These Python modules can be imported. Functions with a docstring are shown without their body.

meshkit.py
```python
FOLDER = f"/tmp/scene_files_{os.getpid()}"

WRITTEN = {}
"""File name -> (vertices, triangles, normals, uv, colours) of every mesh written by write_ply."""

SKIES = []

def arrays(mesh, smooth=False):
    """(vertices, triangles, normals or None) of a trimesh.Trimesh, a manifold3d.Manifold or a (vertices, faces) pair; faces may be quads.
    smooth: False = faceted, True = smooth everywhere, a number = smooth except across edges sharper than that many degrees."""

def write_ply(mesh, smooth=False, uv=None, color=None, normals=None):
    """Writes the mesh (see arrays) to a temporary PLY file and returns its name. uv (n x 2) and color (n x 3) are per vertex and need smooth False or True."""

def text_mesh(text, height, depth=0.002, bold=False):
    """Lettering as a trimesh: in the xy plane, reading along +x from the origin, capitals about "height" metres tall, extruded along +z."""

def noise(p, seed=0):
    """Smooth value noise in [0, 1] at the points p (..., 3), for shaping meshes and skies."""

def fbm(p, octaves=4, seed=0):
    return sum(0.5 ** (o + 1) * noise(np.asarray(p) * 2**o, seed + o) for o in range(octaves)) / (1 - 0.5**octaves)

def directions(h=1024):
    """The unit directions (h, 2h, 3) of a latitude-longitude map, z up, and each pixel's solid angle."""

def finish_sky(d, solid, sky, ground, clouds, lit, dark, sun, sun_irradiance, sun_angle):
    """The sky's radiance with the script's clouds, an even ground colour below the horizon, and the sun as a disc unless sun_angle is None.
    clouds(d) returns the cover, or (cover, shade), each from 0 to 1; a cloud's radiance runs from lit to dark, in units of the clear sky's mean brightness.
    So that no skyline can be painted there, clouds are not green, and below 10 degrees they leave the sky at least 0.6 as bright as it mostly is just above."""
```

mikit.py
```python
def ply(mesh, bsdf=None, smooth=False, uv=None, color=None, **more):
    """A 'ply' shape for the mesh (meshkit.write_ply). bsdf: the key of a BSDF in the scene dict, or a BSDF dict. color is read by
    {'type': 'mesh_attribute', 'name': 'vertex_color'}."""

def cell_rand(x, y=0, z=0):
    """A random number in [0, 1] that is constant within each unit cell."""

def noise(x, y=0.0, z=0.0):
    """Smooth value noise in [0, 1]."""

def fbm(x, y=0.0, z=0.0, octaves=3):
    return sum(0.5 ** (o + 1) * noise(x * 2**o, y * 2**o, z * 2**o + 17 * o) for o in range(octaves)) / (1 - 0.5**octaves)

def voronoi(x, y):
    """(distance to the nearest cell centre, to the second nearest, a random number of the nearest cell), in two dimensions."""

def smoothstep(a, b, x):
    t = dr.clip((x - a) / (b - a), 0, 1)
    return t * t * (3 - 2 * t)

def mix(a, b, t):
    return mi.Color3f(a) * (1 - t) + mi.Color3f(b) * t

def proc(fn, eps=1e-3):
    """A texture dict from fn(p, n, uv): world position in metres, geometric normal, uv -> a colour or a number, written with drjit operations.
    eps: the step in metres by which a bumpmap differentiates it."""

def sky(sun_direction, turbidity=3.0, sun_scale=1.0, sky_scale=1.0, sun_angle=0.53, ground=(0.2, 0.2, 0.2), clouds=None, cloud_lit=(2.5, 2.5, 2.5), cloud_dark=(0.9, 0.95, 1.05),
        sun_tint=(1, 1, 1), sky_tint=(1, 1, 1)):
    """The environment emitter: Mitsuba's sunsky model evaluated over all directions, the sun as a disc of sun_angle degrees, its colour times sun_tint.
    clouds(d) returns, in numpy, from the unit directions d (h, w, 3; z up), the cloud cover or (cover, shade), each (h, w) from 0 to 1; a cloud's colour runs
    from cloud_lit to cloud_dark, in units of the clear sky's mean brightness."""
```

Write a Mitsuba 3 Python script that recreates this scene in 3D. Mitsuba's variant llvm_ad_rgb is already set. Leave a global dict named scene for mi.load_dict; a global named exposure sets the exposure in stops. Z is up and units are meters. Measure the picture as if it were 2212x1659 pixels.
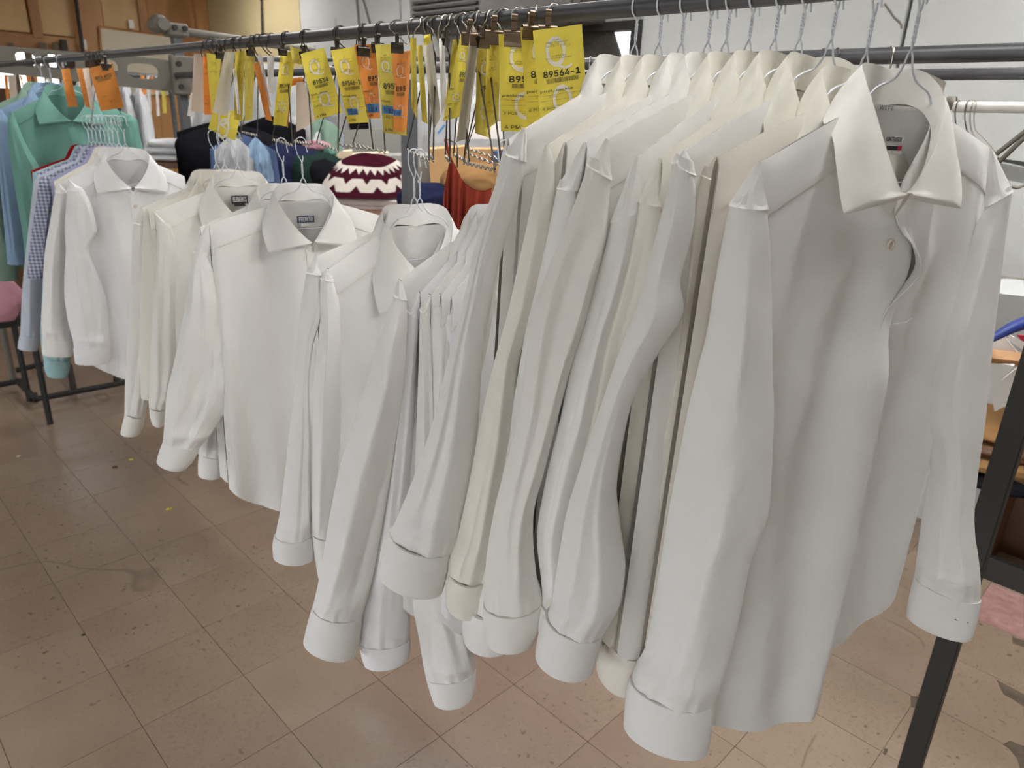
import math, random
import numpy as np, trimesh, drjit as dr, mitsuba as mi, mikit, meshkit
from mikit import proc, noise, fbm, smoothstep, mix, cell_rand
from scipy.interpolate import PchipInterpolator
from shapely.geometry import Polygon, box as sbox
from shapely import affinity
random.seed(7); np.random.seed(7)
T = mi.ScalarTransform4f
scene, labels = {}, {}
# ------------------------------------------------------------------ camera
F = 1545.83; YAW, PITCH, ROLL = np.radians([45.572, 20.275, -2.391]); C = np.array([0, 0, 1.692])
fw = np.array([np.sin(YAW)*np.cos(PITCH), np.cos(YAW)*np.cos(PITCH), -np.sin(PITCH)])
_r = np.array([np.cos(YAW), -np.sin(YAW), 0]); _d = np.cross(fw, _r)
rt = np.cos(ROLL)*_r + np.sin(ROLL)*_d; dn = -np.sin(ROLL)*_r + np.cos(ROLL)*_d
scene['camera'] = dict(type='thinlens', fov=float(np.degrees(2*np.arctan(1106/F))), fov_axis='x',
    to_world=T().look_at(origin=C.tolist(), target=(C+fw).tolist(), up=(-dn).tolist()),
    aperture_radius=0.0015, focus_distance=0.95, near_clip=0.05, far_clip=100.0)
exposure = 2.25
SKY = 7.0
LAMPS = [(2.45, -.2, 12.0), (2.2, 2.2, 6.0), (2.4, 4.2, 7.0), (3.0, 6.4, 3.5), (-.9, 6.2, 6.0), (.95, .30, 5.0), (.95, 2.6, 4.5)]   # ceiling lamps added out of view to brighten the scene: x, y, radiance
# ------------------------------------------------------------------ daylight (far window, and windows added in the unseen left wall)
scene['sky'] = mikit.sky([-0.5, -0.6, 0.75], turbidity=4.0, sun_scale=0.0, sky_scale=SKY, ground=(0.3, 0.29, 0.27), clouds=lambda d: 0.75 + 0*d[..., 2],
    sky_tint=(1.04, 1.0, .94), cloud_lit=(1.54, 1.5, 1.43), cloud_dark=(1.25, 1.22, 1.12))

# measuring helpers: photo pixel -> point of the room on a known plane
def ray(u, v): return fw + rt*(u-1106)/F + dn*(v-829.5)/F
def atX(u, v, X): q = ray(u, v); return C + q*(X-C[0])/q[0]
def atY(u, v, Y): q = ray(u, v); return C + q*(Y-C[1])/q[1]
def atZ(u, v, Z): q = ray(u, v); return C + q*(Z-C[2])/q[2]
def proj(p): q = np.asarray(p, float)-C; z = q@fw; return 1106+F*(q@rt)/z, 829.5+F*(q@dn)/z
def onp(u, v, p0, n): q = ray(u, v); return C + q*(np.dot(p0-C, n)/np.dot(q, n))
def dep(u, v, d): return C + ray(u, v)*d
RX, RZ = .7990, 1.8275          # hanging rail: runs along y at this x and height
# ------------------------------------------------------------------ materials
def rgb(c): return {'type': 'rgb', 'value': [float(x) for x in c]}
def two(b): return {'type': 'twosided', 'bsdf': b}
def diffuse(name, c): scene[name] = two({'type': 'diffuse', 'reflectance': rgb(c) if isinstance(c, (tuple, list)) else c}); return name
def princ(name, c, rough=0.5, metallic=0.0, **k):
    scene[name] = two({'type': 'principled', 'base_color': rgb(c) if isinstance(c, (tuple, list)) else c, 'roughness': rough, 'metallic': metallic, **k}); return name
def cloth(name, c, var=0.03):
    lo, hi = tuple(x*(1-var) for x in c), tuple(x*(1+var*.6) for x in c)
    def fn(p, n, uv):
        v = fbm(p.x*9, p.y*9, p.z*3.1, 2)
        return mix(lo, hi, v)
    scene[name] = two({'type': 'diffuse', 'reflectance': proc(fn)}); return name
for nm, c in dict(shirt_white=(.80, .795, .785), shirt_cool=(.79, .795, .815), shirt_warm=(.80, .785, .755), shirt_cream=(.79, .765, .70), shirt_beige=(.76, .72, .655),
                  shirt_green=(.165, .345, .295), shirt_blue=(.25, .36, .52), shirt_paleblue=(.53, .58, .67), shirt_aqua=(.36, .56, .60), cloth_pink=(.55, .28, .34),
                  cloth_black=(.012, .012, .015), cloth_navy=(.02, .024, .06), cloth_red=(.26, .045, .03), cloth_tan=(.30, .17, .075), cloth_maroon=(.05, .008, .018),
                  cloth_denim=(.09, .13, .25), cloth_darkgreen=(.018, .035, .03), cloth_grey=(.42, .43, .45), cloth_darkred=(.25, .01, .015), cloth_olive=(.24, .34, .28)).items():
    cloth(nm, c)
def check_fn(p, n, uv):
    k = 2*math.pi/.011; a = smoothstep(-.25, .25, dr.sin(p.z*k)); b = smoothstep(-.25, .25, dr.sin((p.x*.98-p.y*.17)*k))
    return mix((.56, .58, .66), (.12, .14, .28), (a+b)*0.5)
scene['shirt_check'] = two({'type': 'diffuse', 'reflectance': proc(check_fn)})
def steel_fn(p, n, uv):
    v = fbm(p.x*60, p.y*14, p.z*60, 3)
    return mix((.055, .058, .065), (.115, .118, .128), v)
scene['pipe_steel'] = two({'type': 'principled', 'base_color': proc(steel_fn), 'roughness': .42, 'metallic': .35, 'specular': .6})
princ('wire_white', (.62, .65, .72), .35)
princ('wire_dark', (.075, .066, .055), .38, .7)
princ('wire_zinc', (.50, .47, .42), .28, .95)
princ('clip_bronze', (.21, .155, .105), .33, .9)
princ('iron_black', (.018, .018, .017), .55)
princ('post_grey', (.10, .105, .115), .5)
princ('bracket_grey', (.15, .138, .115), .6)
princ('plastic_button', (.62, .55, .48), .3)
princ('ink_black', (.02, .02, .018), .7)
princ('ink_faint', (.20, .17, .05), .8)
princ('ink_orange', (.30, .10, .02), .8)
princ('ink_blue', (.015, .03, .16), .7)
princ('paper_yellow', (.76, .63, .075), .65)
princ('paper_yellow_dull', (.62, .51, .08), .65)
princ('paper_orange', (.83, .29, .055), .65)
princ('paper_orange_deep', (.60, .215, .035), .65)
princ('paper_back', (.60, .56, .46), .7)
princ('paper_pale', (.66, .55, .46), .7)
princ('paper_white', (.78, .77, .76), .6)
princ('q_mark_white', (.74, .71, .58), .65)
princ('label_black', (.012, .013, .016), .6)
princ('label_navy', (.03, .045, .085), .6)
princ('label_red', (.45, .02, .05), .6)
princ('label_grey', (.58, .58, .57), .6)
princ('label_cream', (.62, .53, .30), .6)
princ('tape_blue', (.06, .22, .48), .5)
# ------------------------------------------------------------------ mesh helpers
def put(key, mesh, bsdf, smooth=False, uv=None, **k):
    scene[key] = mikit.ply(mesh, bsdf, smooth=smooth, uv=uv, **k); return key
_num = {}
def name(base):
    n = _num.get(base, -1) + 1; _num[base] = n
    return base if n == 0 else f'{base}_{n:03d}'
def sub(parent, part):
    return name(f'{parent}__{part}')
def tag(key, label=None, cat=None, group=None, kind=None):
    d = labels.setdefault(key, {})
    for a, b in (('label', label), ('category', cat), ('group', group), ('kind', kind)):
        if b: d[a] = b
    return key
def grid(P, closed=False, flip=False):
    m, n = P.shape[:2]; i = np.arange(m*n).reshape(m, n)
    if closed: i = np.concatenate([i, i[:, :1]], 1)
    a, b, c, d = i[:-1, :-1], i[:-1, 1:], i[1:, 1:], i[1:, :-1]
    f = np.concatenate([np.stack([a, b, c], -1).reshape(-1, 3), np.stack([a, c, d], -1).reshape(-1, 3)])
    if flip: f = f[:, ::-1]
    return np.asarray(P, float).reshape(-1, 3), f
def cat(*ms):
    vs, fs, k = [], [], 0
    for v, f in (arr(x) for x in ms):
        vs.append(v); fs.append(f+k); k += len(v)
    return np.vstack(vs), np.vstack(fs)
def arr(m):
    return (np.asarray(m.vertices), np.asarray(m.faces)) if hasattr(m, 'vertices') else m
def box(lo, hi, bevel=0.0):
    lo, hi = np.minimum(lo, hi), np.maximum(lo, hi)
    if bevel <= 0:
        m = trimesh.creation.box(extents=hi-lo); m.apply_translation((lo+hi)/2); return arr(m)
    pts = []
    for k in range(3):
        l, h = lo+bevel, hi-bevel
        l = l.copy(); h = h.copy(); l[k] = lo[k]; h[k] = hi[k]
        pts += [[(l, h)[a][0], (l, h)[b][1], (l, h)[c][2]] for a in (0, 1) for b in (0, 1) for c in (0, 1)]
    return arr(trimesh.convex.convex_hull(np.array(pts)))
def tube(path, r, sides=8, cap=True):
    p = np.asarray(path, float); n = len(p)
    t = np.gradient(p, axis=0); t /= np.linalg.norm(t, axis=1, keepdims=True)+1e-12
    a = np.cross(t[0], [0, 0, 1] if abs(t[0][2]) < .9 else [1, 0, 0]); a /= np.linalg.norm(a)
    A = []
    for k in range(n):
        a = a - t[k]*np.dot(a, t[k]); a /= np.linalg.norm(a)+1e-12; A.append(a)
    A = np.array(A); B = np.cross(t, A); ang = np.arange(sides)*2*np.pi/sides
    R = np.broadcast_to(np.asarray(r, float), (n,))[:, None, None]
    P = p[:, None]+R*(A[:, None]*np.cos(ang)[None, :, None]+B[:, None]*np.sin(ang)[None, :, None])
    v, f = grid(P, True)
    if cap:
        v = np.vstack([v, p[:1], p[-1:]]); j = np.arange(sides); k0 = n*sides
        f = np.vstack([f, np.stack([j*0+k0, (j+1) % sides, j], 1), np.stack([j*0+k0+1, j+(n-1)*sides, (j+1) % sides+(n-1)*sides], 1)])
    return v, f
def bez(pts, n=24):
    p = np.asarray(pts, float); d = np.r_[0, np.cumsum(np.linalg.norm(np.diff(p, axis=0), axis=1)+1e-9)]
    return PchipInterpolator(d, p)(np.linspace(0, d[-1], n))
def extr(poly, h):
    return arr(trimesh.creation.extrude_polygon(poly, h, engine='earcut'))
def move(m, M):
    v, f = arr(m); return v @ np.asarray(M)[:3, :3].T + np.asarray(M)[:3, 3], f
def frame(o, x, y, z):
    M = np.eye(4); M[:3, 0], M[:3, 1], M[:3, 2], M[:3, 3] = x, y, z, o; return M
fb = lambda a, b, c, o=3, s=0: meshkit.fbm(np.stack(np.broadcast_arrays(a, b, c), -1), o, s) - 0.5
UP = np.array([0, 0, 1.0])
# ------------------------------------------------------------------ the room
WX, WY, CZ = 3.5, 8.0, 2.80          # right wall, far wall, ceiling
X0, Y0 = -4.2, -4.6
def floor_fn(p, n, uv):
    tx, ty = dr.floor((p.x-1.937)/.3048), dr.floor((p.y-.322)/.3048)
    r = cell_rand(tx, ty, 3); r2 = cell_rand(tx, ty, 5)
    a = fbm(p.x*3.2, p.y*3.2, r*9, 3); sp = noise(p.x*170, p.y*170, r2*5); big = fbm(p.x*.8, p.y*.8, 4., 2)
    c = mix((.30, .224, .162), (.28, .20, .150), r)
    c = mix(c, (.335, .258, .192), smoothstep(.35, .75, a)*.6)
    c = mix(c, (.25, .163, .134), smoothstep(.5, .75, big)*.5)
    c = mix(c, (.20, .14, .10), smoothstep(.55, .95, sp)*.30)
    dirt = noise(p.x*62, p.y*62, 2.)*.75+.25*noise(p.x*150, p.y*150, 5.); msk = fbm(p.x*1.7, p.y*1.7, 8., 2)
    c = mix(c, (.10, .07, .05), smoothstep(.82, .88, dirt)*smoothstep(.50, .68, msk)*.6)
    w = fbm(p.x*1.3, p.y*1.3, 3., 3); s1 = 1-smoothstep(.0, .006, dr.abs(w-.5-.08*noise(p.x*.9, p.y*.9, 1.)))
    return mix(c, (.17, .12, .09), s1*smoothstep(.52, .62, fbm(p.x*2.3, p.y*2.3, 12., 2))*.6)
def floor_rough(p, n, uv): return 0.20+0.22*fbm(p.x*5, p.y*5, 1., 2)
scene['floor_tile_vinyl'] = two({'type': 'principled', 'base_color': proc(floor_fn), 'roughness': proc(floor_rough), 'specular': .45})
def pink_fn(p, n, uv):
    return mix((.36, .18, .175), (.52, .32, .30), fbm(p.x*45, p.y*45, 1., 3))
scene['floor_tile_pink'] = two({'type': 'principled', 'base_color': proc(pink_fn), 'roughness': .4, 'specular': .4})
def grout_fn(p, n, uv): return mix((.08, .058, .04), (.15, .115, .08), fbm(p.x*30, p.y*30, 1., 3))
scene['floor_mastic'] = two({'type': 'principled', 'base_color': proc(grout_fn), 'roughness': .7})
put('floor', box([X0-.2, Y0-.2, -.12], [WX+.2, WY+.2, -.004]), 'floor_mastic'); tag('floor', 'worn beige and brown vinyl tile floor under the shirt rack', kind='structure')
TS = .3048; TO = np.array([1.937, .322])
def fpoly(pts): return Polygon([atZ(u, v, 0)[:2] for u, v in pts])
chips = [fpoly([(1967, 1503), (1984, 1505), (1978, 1530), (1968, 1527)]), fpoly([(1911, 1616), (1919, 1618), (1913, 1632), (1907, 1628)]),
         fpoly([(2152, 1468), (2214, 1500), (2216, 1530), (2190, 1512), (2168, 1500)]), fpoly([(2166, 1608), (2182, 1600), (2214, 1612), (2216, 1690), (2204, 1660), (2196, 1638), (2180, 1618)]),
         fpoly([(2186, 1376), (2216, 1384), (2216, 1400), (2188, 1390)])]
pinks = [(2170, 1330)]
def tile_id(u, v): return tuple(np.floor((atZ(u, v, 0)[:2]-TO)/TS).astype(int))
pink_ids = {tile_id(2165, 1318), tile_id(2205, 1300)}
base_tile = mikit.ply(box([.0007, .0007, -.004], [TS-.0007, TS-.0007, 0], .0006), 'floor_tile_vinyl')
rest = []
def visible(i, j):
    q = TO+np.array([i+.5, j+.5])*TS; d = np.r_[q, 0]-C; z = d@fw
    if z < .3: return None
    u, v = 1106+F*(d@rt)/z, 829.5+F*(d@dn)/z
    return z if -170 < u < 2390 and v < 1950 else None
near = sorted(z_ij for z_ij in ((visible(i, j), i, j) for i in range(-21, 6) for j in range(-17, 27)) if z_ij[0])
chosen = {(i, j) for z, i, j in near[:285]}
for i in range(-21, 6):
    for j in range(-17, 27):
        o = TO+np.array([i, j])*TS
        if o[0] < X0-.3 or o[0] > WX or o[1] < Y0-.3 or o[1] > WY: continue
        if (i, j) not in chosen: rest.append(box([o[0]+.0007, o[1]+.0007, -.004], [o[0]+TS-.0007, o[1]+TS-.0007, 0])); continue
        k = sub('floor', 'tile')
        P = sbox(o[0]+.0007, o[1]+.0007, o[0]+TS-.0007, o[1]+TS-.0007)
        hit = [c for c in chips if c.intersects(P)]
        if hit or (i, j) in pink_ids:
            for c in hit: P = P.difference(c)
            if P.geom_type != 'Polygon': P = max(P.geoms, key=lambda g: g.area)
            m = move(extr(P, .004), frame([0, 0, -.004], [1, 0, 0], [0, 1, 0], UP))
            put(k, m, 'floor_tile_pink' if (i, j) in pink_ids else 'floor_tile_vinyl')
            if (i, j) in pink_ids: tag(k, 'dull pink vinyl tile')
        else:
            scene[k] = {**base_tile, 'to_world': T().translate([float(o[0]), float(o[1]), 0])}
put('floor__tile_rest', cat(*rest), 'floor_tile_vinyl'); tag('floor__tile_rest', 'vinyl tiles further off', kind='stuff')
# walls
def white_fn(p, n, uv):
    v = fbm(p.x*2, p.y*2.5, p.z*2.5, 3); s = fbm(p.x*9, p.y*14, p.z*3, 3)
    return mix(mix((.47, .485, .485), (.55, .56, .555), v), (.33, .33, .32), smoothstep(.68, .82, s)*.5)
scene['wall_white'] = two({'type': 'diffuse', 'reflectance': proc(white_fn)})
def wood_fn(p, n, uv):
    g = fbm(p.x*9+p.y*9, p.z*.9, 3., 3); k = fbm(p.x*2.2+p.y*2, p.z*1.3, 7., 2)
    c = mix((.40, .19, .07), (.55, .31, .135), g)
    return mix(c, (.22, .085, .03), smoothstep(.60, .76, k)*.55)
def wood_pale_fn(p, n, uv):
    g = fbm(p.x*7+p.y*7, p.z*.8, 3., 3); k = fbm(p.x*3, p.z*2.3, 2., 2)
    return mix(mix((.54, .345, .15), (.64, .44, .225), g), (.35, .17, .06), smoothstep(.66, .80, k)*.6)
scene['wood_brown'] = two({'type': 'principled', 'base_color': proc(wood_fn), 'roughness': .5})
scene['wood_pale'] = two({'type': 'principled', 'base_color': proc(wood_pale_fn), 'roughness': .5})
princ('wood_dark', (.11, .048, .02), .55)
diffuse('wall_cream', (.56, .46, .275)); diffuse('ceiling_paint', (.50, .49, .46)); diffuse('wall_plain', (.36, .35, .33)); diffuse('gap_dark', (.03, .03, .028))
th = .12
def struct(k, m, b, l=None, smooth=False):
    put(k, m, b, smooth); tag(k, l, kind='structure'); return k
yA, yB = atX(868, 60, WX)[1], atX(652, 60, WX)[1]          # panel joints on the right wall
sm = atX(1957, 60, WX)[1]
wy0, wy1 = atX(1381, 100, WX)[1], atX(1225, 100, WX)[1]; wz0, wz1 = atX(1300, 172, WX)[2], 2.22   # window with wire mesh
pl = lambda y0, y1, z0, z1, b, l=None: (lambda k: (put(k, box([WX-.012, y0, z0], [WX+th, y1, z1], .004), b), tag(k, l)))(sub('wall_right', 'panel'))
put('wall_right', box([WX+.13, Y0, 0], [WX+.15, wy0, CZ+.1]), 'gap_dark'); tag('wall_right', 'white panelled wall behind the rails at the right', kind='structure')
pl(Y0, sm-.008, 0, CZ, 'wall_white'); pl(sm+.008, wy0, 0, CZ, 'wall_white'); pl(wy0+.001, wy1, 0, wz0, 'wall_white'); pl(wy0+.001, wy1, wz1, CZ, 'wall_plain')
pl(wy1+.001, yA-.01, 0, CZ, 'wall_white'); pl(yA+.012, yB-.004, 0, CZ, 'wall_white'); pl(yB+.004, WY, 0, CZ, 'wall_cream', 'cream painted wall panel')
zs0, zs1 = atY(60, 192, WY-.06)[2], atY(60, 104, WY-.06)[2]; xw0, xw1 = atY(-60, 120, WY)[0], atY(134, 120, WY)[0]
struct('wall_far', cat(box([X0, WY+.02, 0], [WX, WY+th, zs0]), box([X0, WY+.02, zs1], [WX, WY+th, CZ]), box([X0, WY+.02, zs0], [xw0, WY+th, zs1]), box([xw1, WY+.02, zs0], [WX, WY+th, zs1])), 'wood_dark', 'brown wood wall at the far left end of the room')
bx = [atY(u, 60, WY)[0] for u in (-60, 66, 88, 170, 196, 300, 318, 420, 447)]
zr = [atY(60, v, WY)[2] for v in (-60, 76, 84, 200)]
def wp(x0, x1, z0, z1, b, t=.03, l=None):
    k = sub('wall_far', 'board'); put(k, box([x0, WY-t, z0], [x1, WY+.03, z1], .004), b); tag(k, l)
fwx = [(atY(u0, 120, WY)[0], atY(u1, 120, WY)[0]) for u0, u1 in [(-60, 170)]]
zw0, zw1 = atY(60, 196, WY)[2], atY(60, 104, WY)[2]
for a, b_, m_ in ((bx[0]-3.5, bx[1], 'wood_pale'), (bx[2], bx[3], 'wood_pale')): wp(a, b_-.01, zr[1]+.02, CZ, m_, .02)
wp(bx[1], bx[2], zr[1]-.02, CZ, 'wood_brown', .05); wp(bx[0]-3.5, bx[4], zw1, zr[1]+.01, 'wood_brown', .04)
for a, b_, m_, t_ in ((bx[4]-.15, bx[4]+.1, 'wood_brown', .05), (bx[4]+.11, bx[5], 'wood_pale', .02), (bx[5], bx[6], 'wood_brown', .05), (bx[6]+.01, bx[7], 'wood_brown', .02), (bx[7], bx[8], 'wood_brown', .06)):
    wp(a, b_, .0 if a > bx[4]+.05 else zw1, CZ, m_, t_)
struct('ceiling', box([X0-.1, Y0-.1, CZ], [WX+.15, WY+.15, CZ+.1]), 'ceiling_paint', 'plain off-white ceiling')
# left wall with windows added to let sky light in; plain wall behind the camera
fz0, fz1 = .75, 2.4
put('wall_left', cat(box([X0-th, Y0, 0], [X0, WY, fz0]), box([X0-th, Y0, fz1], [X0, WY, CZ]), box([X0-th, -2.2, fz0], [X0, -1.7, fz1]), box([X0-th, 1.6, fz0], [X0, 2.4, fz1]), box([X0-th, 4.8, fz0], [X0, WY, fz1]), box([X0-th, Y0, fz0], [X0, -4.3, fz1])), 'wall_plain')
tag('wall_left', 'plain wall out of view with windows added to let sky light in', kind='structure')
put('wall_front', box([X0, Y0-th, 0], [WX, Y0, CZ]), 'wall_plain')
tag('wall_front', 'plain wall behind the camera', kind='structure')
scene['window_glass'] = {'type': 'thindielectric', 'int_ior': 1.5}
for n_, (lo, hi) in enumerate([([X0-.06, -4.3, fz0], [X0-.05, -2.2, fz1]), ([X0-.06, -1.7, fz0], [X0-.05, 1.6, fz1]), ([X0-.06, 2.4, fz0], [X0-.05, 4.8, fz1])], 1):  # unseen panes of the added left windows
    lo, hi = np.array(lo), np.array(hi)
    struct(f'window_{n_}', (np.array([[lo[0], lo[1], lo[2]], [lo[0], hi[1], lo[2]], [lo[0], hi[1], hi[2]], [lo[0], lo[1], hi[2]]]), np.array([[0, 1, 2], [0, 2, 3]])), 'window_glass')
struct('window_4', (np.array([[xw0, WY+.06, zs0], [xw1, WY+.06, zs0], [xw1, WY+.06, zs1], [xw0, WY+.06, zs1]]), np.array([[0, 1, 2], [0, 2, 3]])), 'window_glass', 'bright low window in the far wood wall')
# unseen ceiling lamps, added to light the shirts, floor and far wall
def lamp(x, y, power, along='y', ln=1.2):
    k = name('fluorescent_lamp'); w = .16
    sx, sy = (w, ln) if along == 'y' else (ln, w)
    put(k+'__housing', box([x-sx/2-.02, y-sy/2-.02, CZ-.06], [x+sx/2+.02, y+sy/2+.02, CZ-.001]), 'paper_white')
    put(k+'__diffuser', box([x-sx/2, y-sy/2, CZ-.085], [x+sx/2, y+sy/2, CZ-.0601]), 'paper_white', emitter={'type': 'area', 'radiance': rgb([power, power*.985, power*.95])})
    tag(k, 'added ceiling lamp out of view with a flat diffuser', 'lamp', 'added ceiling lamps')
for x, y, p_ in LAMPS: lamp(x, y, p_)
# ------------------------------------------------------------------ dress shirts on wire hangers
def local(N, th):
    t = math.radians(th); ux = np.array([math.cos(t), -math.sin(t), 0]); fr = np.array([-math.sin(t), -math.cos(t), 0])
    return lambda P: N + P[..., :1]*ux + P[..., 1:2]*fr + P[..., 2:3]*UP
def side_s(N, th, u, v):
    """distance along the shoulder axis and height of the photo point (u, v) on the hanger's own plane"""
    t = math.radians(th); a = np.array([math.cos(t), -math.sin(t)]); q = ray(u, v)
    s, d = np.linalg.solve(np.array([[a[0], -q[0]], [a[1], -q[1]]]), (C-N)[:2])
    return s, (C+q*d)[2]-N[2]
FOLD = np.array([[0, -.020, 0], [.036, -.019, .002], [.058, -.008, -.005], [.063, .008, -.022], [.050, .024, -.058], [.025, .033, -.094], [.004, .036, -.114]])
EDGE = np.array([[0, -.031, -.042], [.05, -.032, -.046], [.080, -.018, -.052], [.096, .008, -.066], [.103, .028, -.094], [.096, .044, -.130], [.006, .040, -.119]])
def collar_mesh(k=1.0, drop=1.0, spread=1.0, seed=0, n=29, vd=1.0, shear=0.):
    sc = np.array([k, vd, drop]); t = np.linspace(0, 1, len(FOLD)); q = np.linspace(0, 1, n)
    f = PchipInterpolator(t, FOLD*sc)(q)
    tE = np.array([0, .17, .33, .5, .72, .93, 1]); e = PchipInterpolator(tE, EDGE*sc*np.array([spread, 1, 1]))(q)
    m = 9; s = np.linspace(0, 1, m)[:, None, None]
    out = e-f; nrm = np.stack([out[:, 0]*.5, np.where(q < .3, -1, 1)*.6, 0*q+.25], -1)
    P = f+s*out+np.sin(np.pi*np.clip(s, 0, 1))*.007*nrm
    st = f*np.array([.93, .86, 1])+np.array([0, 0, -.036]); st[:, 2] = f[:, 2]-.036*(1-.35*q)
    S = f*(1-s)+st*s
    L = []
    for sg in (1, -1):
        w = np.array([sg, 1, 1])
        wob = .0025*fb(q[None]*4+seed, s[..., 0]*2, sg*3.)[..., None]
        a = (P+wob)*w; b = S*w
        roll = np.concatenate([a[::-1], b[1:]], 0)
        roll[..., 0] += shear*np.clip(-roll[..., 2]/.11, 0, 1.2)
        L.append(grid(roll, flip=sg < 0))
    return cat(*L)
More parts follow.
